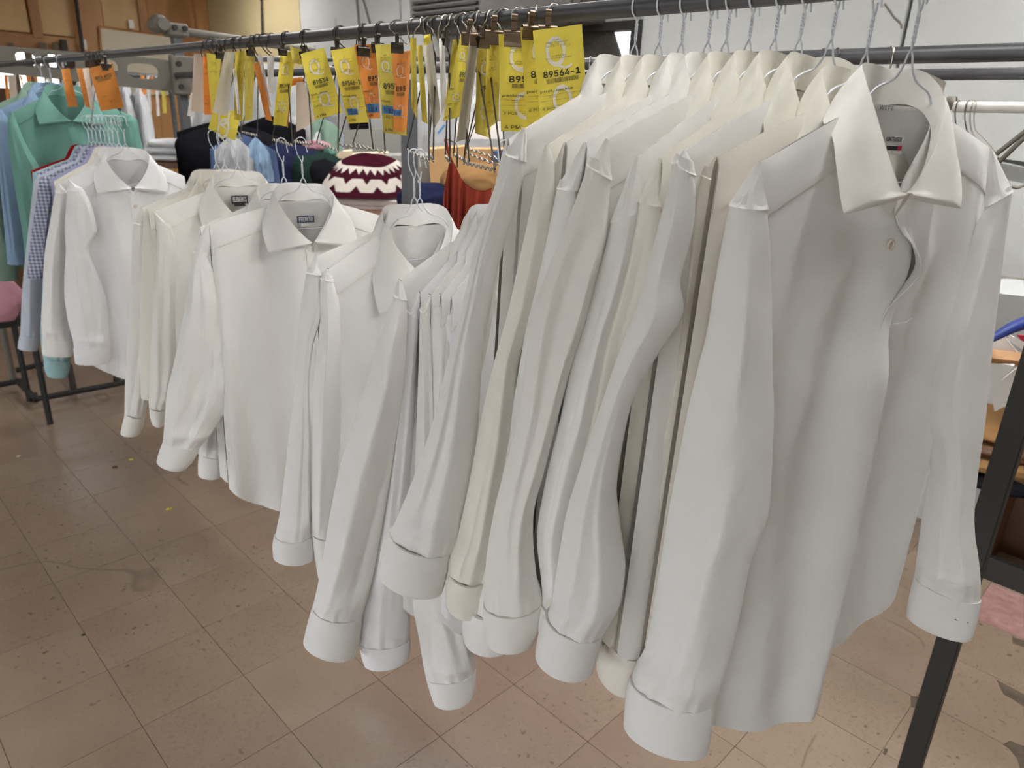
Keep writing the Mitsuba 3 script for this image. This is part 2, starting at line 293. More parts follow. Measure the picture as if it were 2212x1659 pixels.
def body_mesh(sL, dL, sR, dR, L, T_, seed, res=(46, 52), gap=None, flare=.015, hemR=0., vn=1.):
    nq, nd = res; q = np.linspace(-1, 1, 2*nq+1)
    nk = .062
    s = np.where(q < 0, sL, sR); dr_ = np.where(q < 0, dL, dR)
    u0 = q*s; a = np.clip((np.abs(u0)-nk)/(s-nk), 0, 1)
    ridge = -.038-(dr_-.038)*(a**1.12)
    out = {}
    for side in ('front', 'back'):
        top = ridge.copy(); inn = np.abs(u0) < nk
        if side == 'front': top[inn] = -.042-.085*vn*(1-np.abs(u0[inn])/nk)**.85
        else: top[inn] = -.034
        hem = -L+.085*np.abs(q)**3.2+(0 if side == 'front' else -.02*(1-np.abs(q)**3))
        d = np.linspace(0, 1, nd)[:, None]**1.25
        w = top+(hem-top)*d; below = np.maximum(ridge-w, 0)
        g = 1-np.exp(-below/.10)
        edge = np.clip(1-np.abs(q)**5, 0, 1)**.5
        U = u0*(1+flare/np.maximum(s, .1)*np.clip(below/.5, 0, 1.2))
        fold = (.012*np.sin(u0*34+seed*1.7+below*1.5)+.008*np.sin(u0*71+seed*3.1-below*2.)+.016*2*fb(u0*9+seed, below*1.3, seed*2.3))*np.clip(below/.25, 0, 1.1)
        fine = .0035*2*fb(u0*16+below*9, below*7+seed, 5., 2)
        V = .003+T_*g*edge+(fold+fine)*edge*np.clip(T_/.03, .35, 1.3)
        V = np.maximum(V, .002*edge)*(1-np.exp(-below/.0045))
        sg = 1 if side == 'front' else -1
        if side == 'back': V = V+.015*np.exp(-(u0/.058)**6)*np.exp(-np.maximum(top-w, 0)/.16)
        P = np.stack([U, sg*V, w], -1)
        out[side] = P
    Fp, Bp = out['front'], out['back']
    if gap is None: parts = [grid(Fp), grid(Bp, flip=True)]
    else:
        l, r = Fp[:, :nq+1].copy(), Fp[:, nq:].copy(); r[..., 2] += hemR*np.clip((-r[..., 2]-.2)/.5, 0, 1)
        for P, sg, fn in ((l, -1, gap[0]), (r, 1, gap[1])):
            ww = P[..., 2]; uu = np.abs(P[..., 0]); cut, push = fn(ww)
            half = np.abs(P[:, -1 if sg > 0 else 0, 0])[:, None]
            P[..., 0] = sg*(cut+(half-cut)*uu/half)
            P[..., 1] += push*np.exp(-(np.abs(P[..., 0])-cut)/.035)
        parts = [grid(l), grid(r), grid(Bp, flip=True)]
        out['l'], out['r'] = l, r
    return cat(*parts), out
def strip(P, i0, i1, off):
    """a raised band over columns i0..i1 of the panel P"""
    S = P[:, i0:i1+1].copy(); S[..., 1] += off
    e0, e1 = S[:, :1].copy(), S[:, -1:].copy(); e0[..., 1] -= off*.9; e1[..., 1] -= off*.9
    return grid(np.concatenate([e0, S, e1], 1))
def noise1(x): return meshkit.noise(np.stack([x, x*0+.5, x*0+.5], -1))
def sleeve_rows(rows, p0, nh):
    A = np.array([onp(r[0], r[1], p0, nh) for r in rows]); B = np.array([onp(r[2], r[3], p0, nh) for r in rows])
    return A, B
def sleeve_mesh(A, B, nh, thick, seed, seam=None, n=84, m=72, lens=1.0, wr=1.0, gather=0, outp=None):
    """a cloth tube through the edge points A (left) and B (right); nh points to the viewer's side"""
    c = (A+B)/2; d = np.r_[0, np.cumsum(np.linalg.norm(np.diff(c, axis=0), axis=1))]
    q = np.linspace(0, d[-1], n); a, b = PchipInterpolator(d, A)(q), PchipInterpolator(d, B)(q)
    c = (a+b)/2; e = (b-a)/2; hw = np.linalg.norm(e, axis=1)[:, None]
    ph = np.arange(m)*2*np.pi/m; x = np.cos(ph); y = np.sin(ph)
    ex = np.sign(x)*np.abs(x)**.92; ey = np.sign(y)*np.abs(y)**(1.15*lens)
    th = np.broadcast_to(thick(q/d[-1]) if callable(thick) else thick, q.shape)[:, None]
    th = np.minimum(th, hw*.9)
    tq = q[:, None]/d[-1]; r_ = np.random.RandomState(int(seed*97) % 9973); Y = np.broadcast_to(ey[None], (n, m)).copy()
    for sgn in (1, -1):
        tent = 0
        for k_ in range(2):
            c0 = r_.uniform(-.55, .60)+.35*np.sin(tq*r_.uniform(1., 2.6)+r_.uniform(0, 6)); c0 = np.clip(c0, -.8, .8)
            tent = np.maximum(tent, (1., .80)[k_]*np.minimum((x[None]+1)/(c0+1), (1-x[None])/(1-c0)))
        fold = np.clip((tq-.04)/.10, 0, 1)*np.clip((1.0-tq)/.12, 0, 1)*.72
        sel = (sgn*y > 0); Y[:, sel] = (ey[None]*(1-fold)+sgn*1.08*tent*fold)[:, sel]
    P = c[:, None]+e[:, None]*ex[None, :, None]+nh[None, None]*(th*Y)[..., None]
    tt = q[:, None]*1.45; amp = np.clip(hw/.06, 0, 1.2)*np.clip(tt/.09, 0, 1)
    X = hw*ex[None]*26; S = seed*7.31
    f = .0045*np.sin(X*1.0+S+tt*1.2)*np.abs(ey)[None]+.010*2*fb(X*.75+S, tt*.9, np.sign(y)[None]*2+S)+.0035*2*fb(X*2.+tt*7, tt*5-X*.8, S, 3)*wr
    for q_, w_ in ((.9, .11), (.35, .16)):
        ph_ = np.mod(X*.55*q_+S*.37*(1+q_)+tt*.55, 2.0)-1.0; f -= .0095*wr**.5*np.exp(-np.abs(ph_)/w_)*np.abs(ey)[None]*(.35+.65*np.clip(2*noise1(tt*1.1+S+q_*9), 0, 1))
    if gather:
        k = np.clip((tt-(d[-1]*1.45-.085))/.085, 0, 1); f = f*(1-.75*k)+.0045*k*np.sin(ph[None]*gather+S)*np.sign(np.sin(ph[None]*3+S))
        f += .013*np.exp(-((tt-(d[-1]*1.45-.056))/.020)**2)
    f *= .72*amp*np.abs(ey)[None]**.5
    P = P+nh[None, None]*(f*np.sign(ey)[None])[..., None]
    if outp is not None: outp['c'], outp['e'], outp['P'] = c, e, P
    return grid(P, True)
def cuff_mesh(A, B, nh, thick, m=44, wall=.0022, slit=None):
    n = 9; t = np.linspace(0, 1, len(A)); q = np.linspace(0, 1, n)
    a, b = PchipInterpolator(t, A)(q), PchipInterpolator(t, B)(q)
    c = (a+b)/2; e = (b-a)/2; ph = np.arange(m)*2*np.pi/m; x, y = np.cos(ph), np.sin(ph)
    def ring(k, off, cc):
        h = np.linalg.norm(e[k]); return cc+e[k][None]*(1+off/h)*x[:, None]+nh[None]*((thick+off)*y)[:, None]
    hv = (c[-1]-c[0])/np.linalg.norm(c[-1]-c[0])
    R = [ring(0, -.006, c[0]+hv*.001), ring(0, -.001, c[0]-hv*.0005)]+[ring(k, .0006*np.sin(np.pi*k/(n-1)), c[k]) for k in range(n)]
    R += [ring(n-1, -.0012, c[-1]+hv*.0012), ring(n-1, -wall*1.4, c[-1])]+[ring(k, -wall*1.6, c[k]) for k in range(n-2, 0, -2)]
    return grid(np.array(R), True)
WB = .00112; SPL = .016
def hanger(N, th, key, group, label, sL=.20, dL=.13, hook_top=None, mat='wire_white', twist=0.0, hookdir=1):
    """N: where the two wires part below the twisted neck; the hook goes over a bar whose centre lies hook_top above"""
    L = local(N, th); h = hook_top
    t = np.linspace(0, 1, 26)
    ms = []
    tl = min(.028, h*.38)
    for k in (0, np.pi):
        z = np.linspace(0, tl, 30); ph = z/tl*2*np.pi*3.2+k; r = WB*1.05*np.clip(z/.006, 0, 1); z = z+SPL
        tw = np.stack([r*np.cos(ph), r*np.sin(ph), z], 1)
        if k == 0:
            R = .0128; ang = np.linspace(np.pi, -.45, 24)
            z0 = SPL+tl; up = bez([[0, 0, z0], [-.001, 0, z0+.004], [-R*.8, 0, (z0+h)/2+.002], [-R, 0, h-.002]], 12)
            hk = np.stack([R*np.cos(ang), 0*ang, h+R*np.sin(ang)], 1)
            HK = np.concatenate([up[1:], hk[1:], hk[-1:]+np.array([[.003, 0, -.012]])]) @ hook_rot(th, hookdir).T; tw = np.concatenate([tw, HK])
        else: tw = np.concatenate([tw, [[.0022, 0, SPL+tl+.006], [.003, 0, SPL+tl+.016]]])
        sg = -1 if k == 0 else 1
        rid = lambda u: -.038-(dL+.006-.038)*np.clip((u-.062)/(sL+.012-.062), 0, 1)**1.12-.0065
        sh = bez([[sg*.001, 0, SPL], [sg*.0045, 0, SPL*.6], [sg*.006, 0, .004], [sg*.016, .0, -.010], [sg*.046, 0, -.022], [sg*.064, 0, -.0425]]+[[sg*u, 0, rid(u)] for u in np.linspace(.075, sL-.004, 5)]+[[sg*(sL), 0, rid(sL)-.008]], 30)[::-1]
        sh = sh[:-1]
        ms.append(tube(L(np.concatenate([sh, tw])), WB, 6))
    ms.append(tube(L(np.array([[-sL, 0, -dL-.020], [0, 0, -dL-.024], [sL, 0, -dL-.020]])), WB, 5))
    put(key, cat(*ms), mat, True); tag(key, label, 'hanger', group)
def hook_rot(th, hd):
    # turns the hook's plane so that it crosses the bar (x axis of the room), whatever way the shoulders face
    t = math.radians(th); return np.array([[hd*math.cos(t), math.sin(t), 0], [-hd*math.sin(t), math.cos(t), 0], [0, 0, 1]])
def shirt(key, N, th, mat, label, group, sL=.21, dL=.15, sR=None, dR=None, L=.75, T_=.017, seed=0, sleeves=(), gap=None, collar=(1., 1., 1.), cextra={}, vn=1., res=(30, 40), buttons=0, placket=True, hemR=0., flare=.015, collar_mat=None, yoke=True):
    sR, dR = sR or sL, dR or dL
    G = local(N, th)
    m, out = body_mesh(sL, dL, sR, dR, L, T_, seed, res, gap, flare, hemR=hemR, vn=vn)
    put(key+'__body', (G(m[0]), m[1]), mat, True)
    v, f = collar_mesh(*collar, seed=seed, **cextra); put(key+'__collar', (G(v), f), collar_mat or mat, 50)
    nq = res[0]
    if placket:
        P = out['r'] if gap else out['front'][:, nq:]
        k = max(2, int(round(.032/(sR/nq))))
        if not gap: P = np.concatenate([out['front'][:, nq-k//2:nq], P], 1)
        v, f = strip(P, 0, k, .0016); put(key+'__placket', (G(v), f), mat, True)
        for b in range(buttons):
            w = -.165-.095*b; pc = out['front'][:, nq]; r = np.argmin(np.abs(pc[:, 2]-w)); o = pc[r]
            if gap: o = np.array([-.013, out['l'][r, -3, 1]+.001, w])
            put(sub(key, 'button'), move(button_mesh, frame(G(o+np.array([0, .0022, 0])), G(np.array([1., 0, 0]))-N, UP, -(G(np.array([0, 1., 0]))-N)*-1)), 'plastic_button', 40)
    if yoke:
        for sg in (-1, 1):
            cols = out['front'][:, :nq+1][:, ::-1] if sg < 0 else out['front'][:, nq:]
            u = np.abs(cols[0, :, 0]); a0 = int(np.searchsorted(u, .066)); rows_ = []
            for j in range(a0, nq+1):
                z0 = cols[0, j, 2]; dd = .040+.010*(j-a0)/(nq-a0); zz = z0-np.linspace(0, dd, 7)
                c = cols[:, j]; o = np.argsort(c[:, 2]); p = np.stack([np.interp(zz, c[o, 2], c[o, k_]) for k_ in range(3)], 1); p[:, 1] += .0016; rows_.append(p)
            S = np.array(rows_); low = S[:, -1:].copy(); low[..., 1] -= .0015; S = np.concatenate([S, low], 1)
            v, f = grid(S, flip=sg < 0); put(sub(key, 'yoke'), (G(v), f), mat, True)
    for sd, S in enumerate(sleeves):
        p0 = G(np.array([-sL if S.get('side', 'L') == 'L' else sR, 0, -dL]))
        nh = (C-p0)*np.array([1, 1, 0]); nh /= np.linalg.norm(nh); p0 = p0+nh*S.get('push', 0.)
        sk = sub(key, 'sleeve'); tk = S.get('thick', .024)*.84
        A, B = sleeve_rows(S['rows'], p0, nh); o = {}
        ms = []
        if 'seam' in S:
            k = S['seam']; a, b = A[:k+1].copy(), B[:k+1].copy(); e = (b[-1]-a[-1]); e /= np.linalg.norm(e)
            a[-1] -= e*.0016; b[-1] += e*.0016
            ms.append(sleeve_mesh(a, b, nh, lambda t: .003+(tk*.80-.003)*t**.7, seed+sd, n=26, wr=.3))
            sh_ = (B[k:k+1]-A[k:k+1])*.10; a2 = np.concatenate([A[k:k+1]+sh_+np.array([0, 0, .010]), A[k:]]); b2 = np.concatenate([B[k:k+1]-sh_+np.array([0, 0, .010]), B[k:]])
            A_, B_ = a2, b2
        else: A_, B_ = A, B
        if 'cuff' in S:
            ca, cb = sleeve_rows(S['cuff'], p0, nh); dv = (ca[-1]+cb[-1]-ca[0]-cb[0])/2; dv /= np.linalg.norm(dv); e = (cb[0]-ca[0])*.020; ct = S.get('cthick', .026); thk = lambda q, a=tk, b=ct: a*(.58+.42*np.clip(q/.14, 0, 1)**.7)+(b*.93-a)*np.clip((q-.86)/.12, 0, 1)
            A_ = np.concatenate([A_, [ca[0]+e+dv*.012]]); B_ = np.concatenate([B_, [cb[0]-e+dv*.012]])
        ms.append(sleeve_mesh(A_, B_, nh, thk if 'cuff' in S else tk, seed*1.3+sd+.4, gather=S.get('gather', 8), outp=o, n=S.get('n', 84), wr=S.get('wr', 1.)))
        put(sk, cat(*ms), S.get('mat', mat), True)
        if 'cuff' in S:
            A, B = sleeve_rows(S['cuff'], p0, nh)
            put(sk+'__cuff', cuff_mesh(A, B, nh, S.get('cthick', .026)), S.get('cmat', mat), 40)
    tag(key, label, 'shirt', group)
    return out, G
a_ = np.linspace(0, 2*np.pi, 20, endpoint=False)
_rad, _h = [.0, .0035, .0040, .0052, .0056, .0050, 0.], [.0008, .0008, .0016, .0018, .0009, -.0004, -.0004]
button_mesh = grid(np.array([[[r*np.cos(x), r*np.sin(x), h] for x in a_] for r, h in zip(_rad, _h)]), True)

# --- the nearest rack section: eleven shirts hanging straight from the rail; photo points (u, v) of hanger neck, shoulder bend and sleeve edges
NK = [(1961, 145), (1865, 150), (1790, 122), (1723, 118), (1669, 118), (1614, 120), (1565, 120), (1526, 122), (1469, 125), (1421, 125), (1369, 125)]
BEND = [(1642, 350), (1549, 339), (1478, 324), (1427, 342), (1376, 339), (1313, 301), (1265, 308), (1222, 308), (1182, 314), (1133, 278), (1098, 300)]
TH = [13, 12, 11, 9, 9, 10, 10, 10, 9, 8, 8]
NEAR = []
for nk, bd, th in zip(NK, BEND, TH):
    N = atX(nk[0], nk[1], RX); 
    s, w = side_s(N, th, *bd); NEAR.append((N, th, -s, -w))
ROWS = {
 0: dict(seam=2, rows=[(1638, 346, 1648, 352), (1606, 392, 1652, 398), (1577, 444, 1657, 452), (1557, 537, 1664, 537), (1543, 617, 1667, 617), (1529, 705, 1668, 705), (1508, 792, 1669, 800), (1487, 879, 1672, 890), (1466, 990, 1668, 1000), (1445, 1100, 1660, 1110), (1423, 1235, 1620, 1225), (1397, 1386, 1590, 1370), (1368, 1450, 1548, 1510)],
        cuff=[(1360, 1462, 1542, 1520), (1353, 1494, 1540, 1552), (1347, 1560, 1530, 1622)], thick=.030, cthick=.031, push=.0),
 1: dict(seam=2, rows=[(1545, 336, 1553, 342), (1530, 358, 1556, 372), (1516, 379, 1562, 398), (1500, 430, 1570, 450), (1492, 520, 1566, 530), (1480, 620, 1555, 630), (1462, 760, 1540, 770), (1437, 900, 1512, 905), (1410, 1020, 1480, 1030), (1386, 1120, 1460, 1140), (1353, 1240, 1432, 1260), (1322, 1375, 1405, 1405)],
        cuff=[(1318, 1380, 1405, 1412), (1290, 1425, 1392, 1470), (1296, 1452, 1384, 1492)], push=-.03, thick=.026),
 2: dict(seam=2, rows=[(1474, 321, 1482, 327), (1463, 336, 1494, 350), (1452, 353, 1501, 378), (1444, 400, 1503, 420), (1424, 480, 1498, 490), (1396, 590, 1470, 605), (1376, 663, 1477, 668), (1345, 740, 1430, 752), (1320, 810, 1383, 830), (1290, 900, 1356, 905), (1250, 1020, 1333, 1040), (1223, 1110, 1340, 1130), (1207, 1200, 1351, 1236), (1193, 1290, 1344, 1292), (1184, 1322, 1308, 1362)],
        cuff=[(1178, 1322, 1304, 1368), (1163, 1375, 1292, 1412), (1157, 1408, 1281, 1450)], push=.035, thick=.028, cthick=.032),
 3: dict(seam=1, rows=[(1424, 340, 1430, 344), (1381, 437, 1428, 446), (1362, 530, 1424, 540), (1340, 620, 1405, 630), (1309, 733, 1372, 745), (1278, 893, 1338, 900), (1240, 1040, 1305, 1050), (1210, 1150, 1280, 1160), (1190, 1260, 1265, 1275)],
        cuff=[(1185, 1266, 1266, 1284), (1178, 1300, 1258, 1320), (1180, 1330, 1250, 1345)], push=.0, thick=.024),
 4: dict(seam=1, rows=[(1372, 336, 1380, 342), (1321, 481, 1383, 455), (1290, 582, 1366, 575), (1246, 733, 1322, 740), (1211, 900, 1290, 905), (1178, 1040, 1256, 1050), (1160, 1150, 1240, 1160), (1170, 1290, 1240, 1300)],
        cuff=[(1166, 1296, 1240, 1310), (1160, 1330, 1236, 1345), (1164, 1356, 1230, 1368)], push=.012, thick=.027),
 5: dict(seam=2, rows=[(1309, 298, 1317, 304), (1288, 330, 1318, 340), (1269, 358, 1320, 388), (1248, 420, 1316, 430), (1218, 500, 1312, 505), (1180, 590, 1290, 600), (1150, 680, 1268, 690), (1135, 780, 1235, 790), (1124, 880, 1208, 890), (1094, 1000, 1178, 1010), (1066, 1110, 1152, 1120), (1049, 1225, 1158, 1236), (1046, 1295, 1172, 1300)],
        cuff=[(1044, 1302, 1174, 1302), (1045, 1340, 1166, 1345), (1049, 1374, 1157, 1380)], push=.03, thick=.029, cthick=.032),
 6: dict(seam=2, rows=[(1261, 306, 1269, 310), (1232, 358, 1262, 362), (1204, 407, 1246, 413), (1188, 480, 1240, 490), (1162, 600, 1210, 610), (1138, 700, 1180, 710), (1112, 850, 1150, 860), (1085, 1000, 1140, 1010), (1050, 1150, 1130, 1160), (1020, 1290, 1120, 1300)],
        cuff=[(1010, 1305, 1124, 1312), (1000, 1345, 1118, 1355), (1003, 1376, 1112, 1388)], push=.0, thick=.024, cthick=.034),
 7: dict(rows=[(1218, 306, 1226, 312), (1190, 380, 1226, 390), (1160, 520, 1205, 530), (1130, 640, 1180, 650), (1100, 800, 1150, 810), (1070, 1000, 1120, 1010), (1040, 1200, 1100, 1210)], push=-.02, thick=.024),
 8: dict(rows=[(1178, 312, 1186, 318), (1165, 350, 1198, 356), (1148, 440, 1196, 450), (1122, 560, 1180, 570), (1098, 670, 1150, 690), (1065, 790, 1118, 800), (1040, 900, 1112, 905), (1010, 1060, 1084, 1070), (990, 1150, 1068, 1165), (968, 1225, 1052, 1240)],
        cuff=[(970, 1232, 1054, 1248), (963, 1268, 1050, 1285), (965, 1300, 1046, 1318)], push=.03, thick=.028, cthick=.03),
 9: dict(seam=1, rows=[(1129, 275, 1137, 281), (1092, 334, 1135, 350), (1066, 410, 1122, 420), (1040, 484, 1100, 490), (1003, 640, 1062, 650), (965, 790, 1040, 800), (938, 900, 1034, 905), (905, 1000, 1022, 1010), (872, 1085, 1002, 1100), (850, 1135, 985, 1180)],
        cuff=[(836, 1148, 976, 1190), (822, 1195, 968, 1228), (817, 1234, 957, 1276)], push=.035, thick=.031, cthick=.034),
 10: dict(rows=[(1094, 298, 1102, 304), (1080, 350, 1112, 356), (1060, 450, 1100, 460), (1040, 560, 1080, 570), (1010, 700, 1060, 710), (980, 850, 1030, 860), (950, 1000, 1010, 1010)], push=-.03, thick=.024),
}
R0 = dict(side='R', seam=1, rows=[(2138, 318, 2148, 330), (2128, 448, 2186, 416), (2100, 500, 2174, 505), (2060, 590, 2163, 600), (2012, 710, 2152, 690), (1972, 820, 2137, 820), (1976, 890, 2129, 910), (2008, 960, 2116, 1000), (2008, 1030, 2106, 1090), (1994, 1100, 2106, 1150), (1982, 1190, 2115, 1215), (1976, 1235, 2118, 1290)],
          cuff=[(1974, 1244, 2120, 1298), (1964, 1290, 2110, 1345), (1957, 1326, 2101, 1380)], thick=.036, cthick=.024, push=.036, wr=2.0)
LAB = ['white dress shirt nearest the camera with its front open below the top button', 'beige-white dress shirt hanging second from the right end of the rail', 'white dress shirt third from the right end whose sleeve bends at the elbow', 'off-white dress shirt fourth from the right end with a narrow sleeve',
       'white dress shirt fifth from the right end of the rail', 'white dress shirt sixth from the right end with a pointed shoulder cap', 'white dress shirt seventh from the right end, mostly covered', 'white dress shirt eighth from the right end, almost hidden', 'cream-white dress shirt ninth from the right end', 'white dress shirt with blue ink dots on its cuff, leftmost sleeve of the near group', 'white dress shirt behind the yellow tickets, last of the near group']
MAT = ['shirt_white', 'shirt_beige', 'shirt_white', 'shirt_cream', 'shirt_white', 'shirt_warm', 'shirt_white', 'shirt_warm', 'shirt_cream', 'shirt_white', 'shirt_warm']
CMAT = ['shirt_warm', 'shirt_cream', 'shirt_cream', 'shirt_cream', 'shirt_cream', 'shirt_cream', 'shirt_warm', 'shirt_warm', 'shirt_cream', 'shirt_cream', 'shirt_warm']
GN = 'white shirts hanging high from the near rail'
def gapL(w):   # right front panel: runs behind the curl above the pinch, stands forward with a free edge below it
    t = np.clip((-w-.24)/.06, 0, 1)
    return -.012-.022*np.exp(-((w+.185)/.045)**2)+.020*t-.026*np.clip((-w-.42)/.34, 0, 1), -.004+.020*t
def gapR(w):   # left front panel: curls open above the pinch, lies behind below it
    return -.012+.030*np.exp(-((w+.190)/.030)**2)-.004*np.clip((-w-.24)/.1, 0, 1), .020*np.exp(-((w+.182)/.045)**2)-.014*np.clip((-w-.26)/.08, 0, 1)
def smooth01(x): x = np.clip(x, 0, 1); return x*x*(3-2*x)
for i in range(11):
    N, th, s, d = NEAR[i]; key = name('dress_shirt'); extra = {}
    if i == 0:
        sR, wR = side_s(N, th, 2143, 326); extra = dict(sR=sR, dR=-wR, gap=(gapL, gapR), res=(48, 64), buttons=1, L=.765, hemR=.05)
    S = [ROWS[i]]+([R0] if i == 0 else [])
    o, G = shirt(key, N, th, MAT[i], LAB[i], GN, sL=s, dL=d, seed=i+1, sleeves=S, collar_mat=CMAT[i], T_=.024 if i == 0 else .014, collar=(1.0, 1.0, 1.0), cextra=dict(shear=-.020) if i == 0 else dict(vd=.72), **extra)
    if i == 0:
        S0 = (N, th, o, G); R_ = o['r']; us = np.linspace(.006, .088, 12); ws = np.linspace(-.255, -.375, 14); P_ = []
        for w_ in ws:
            row = []
            for j in range(R_.shape[1]):
                k_ = np.argsort(R_[:, j, 2]); row.append([np.interp(w_, R_[k_, j, 2], R_[k_, j, 0]), np.interp(w_, R_[k_, j, 2], R_[k_, j, 1])])
            row = np.array(row); P_.append([[u_, np.interp(u_, row[:, 0], row[:, 1])+.0017, w_-.012*(abs(u_-.047)/.041 < .5)*(w_ < -.37)] for u_ in us])
        P_ = np.array(P_); rim = P_.copy(); v_, f_ = grid(np.concatenate([P_[:1]-np.array([0, .0016, 0]), P_], 0)); put(key+'__pocket', (G(v_), f_), MAT[0], True)
    hanger(N, th, name('wire_hanger'), 'white wire hangers on the near rail', ['first', 'second', 'third', 'fourth', 'fifth', 'sixth', 'seventh', 'eighth', 'ninth', 'tenth', 'eleventh'][i]+' white wire hanger from the right end of the near rail, inside a white shirt', sL=min(s, .215)-.012, dL=d-.004, hook_top=RZ-N[2])
# ------------------------------------------------------------------ rails, posts and brackets
PX = 1.65                         # the plane of posts behind the near rail
def pipe(base, pts, r, label, cat_='rail', mat='pipe_steel', sides=20):
    k = name(base); put(k, tube(pts, r, sides), mat, 40); tag(k, label, cat_); return k
pipe('hanging_rail', [[RX, -.6, RZ], [RX, 5.0, RZ]], .0110, 'long dark grey steel pipe carrying the near shirts and the tickets')
pipe('hanging_rail', [[PX-.045, -.5, 1.838], [PX-.045, 4.12, 1.838]], .0155, 'dark grey steel pipe behind the near shirts, upper of the two back rails')
pipe('hanging_rail', [[2.4, -.6, 1.858], [2.4, 1.9, 1.858]], .0155, 'dark grey steel pipe close to the white wall, lower back rail')
def post(x, y, z1, label, w=.04, mat='post_grey', z0=0.):
    k = name('rack_post')
    put(k+'__tube', box([x-w/2, y-w/2, z0], [x+w/2, y+w/2, z1], .003), mat)
    put(k+'__foot_plate', box([x-w*1.1, y-w*1.1, z0], [x+w*1.1, y+w*1.1, z0+.006], .001), mat)
    tag(k, label, 'post'); return k
post(PX, .208, 2.02, 'square steel post at the lower right with its shade painted in as black, behind the nearest shirt cuff', .045, mat='iron_black')  # darker than the other posts: its shade is put into the colour
post(PX, 2.184, 1.81, 'grey square steel post rising behind the middle tickets', .045)
post(PX, 4.175, 2.03, 'grey square steel post with a bolted bracket behind the far tickets', .045)
# bracket on the far post: bolted plate, arm with two oval openings
bk = name('rail_bracket'); yb = 4.14
arm = Polygon([(.80, 1.80), (1.53, 1.76), (1.60, 1.76), (1.60, 1.905), (1.53, 1.912), (.80, 1.912)])
for cx, w_, h_, zc in ((1.45, .075, .036, 1.848), (1.26, .075, .036, 1.856), (1.07, .075, .032, 1.86), (.94, .04, .03, 1.862)):
    arm = arm.difference(affinity.translate(affinity.scale(Polygon([(math.cos(a)*max(abs(math.cos(a)), 1e-3)**-.4, math.sin(a)*max(abs(math.sin(a)), 1e-3)**-.3) for a in np.linspace(0.05, 2*np.pi+.05, 33)[:-1]]), w_, h_), cx, zc))
put(bk+'__arm', move(extr(arm, .010), frame([0, yb, 0], [1, 0, 0], UP, [0, -1, 0])), 'bracket_grey')
put(bk+'__plate', box([1.585, yb-.035, 1.745], [1.745, yb+.005, 1.935], .006), 'bracket_grey')
for x in (1.62, 1.71):
    for z in (1.785, 1.895): put(sub(bk, 'bolt'), tube([[x, yb-.047, z], [x, yb-.033, z]], .013, 8), 'iron_black')
tag(bk, 'grey cast bracket arm with oval openings bolted to the far post', 'bracket')
ck = name('pipe_clamp'); pc = np.array([PX, 4.175, 2.055])
put(ck+'__body', box(pc-[.055, .045, .03], pc+[.055, .045, .035], .01), 'bracket_grey'); put(ck+'__jaw', cat(box(pc+[-.115, -.05, -.02], pc+[-.045, .05, .065], .02), tube([pc+[-.08, -.075, .02], pc+[-.08, .08, .02]], .030, 14)), 'bracket_grey')
for d_ in (-.012, .02): put(sub(ck, 'bolt'), tube([pc+[d_*1.6, -.06, .012], pc+[d_*1.6, -.044, .012]], .013, 8), 'iron_black')
tag(ck, 'dark cast pipe clamp on top of the far post', 'clamp')
pipe('cross_pipe', [pc+[.04, 0, 0], pc+[.75, -.1, -.03]], .021, 'short grey pipe running from the clamp to the right behind the rail', 'pipe', 'bracket_grey')
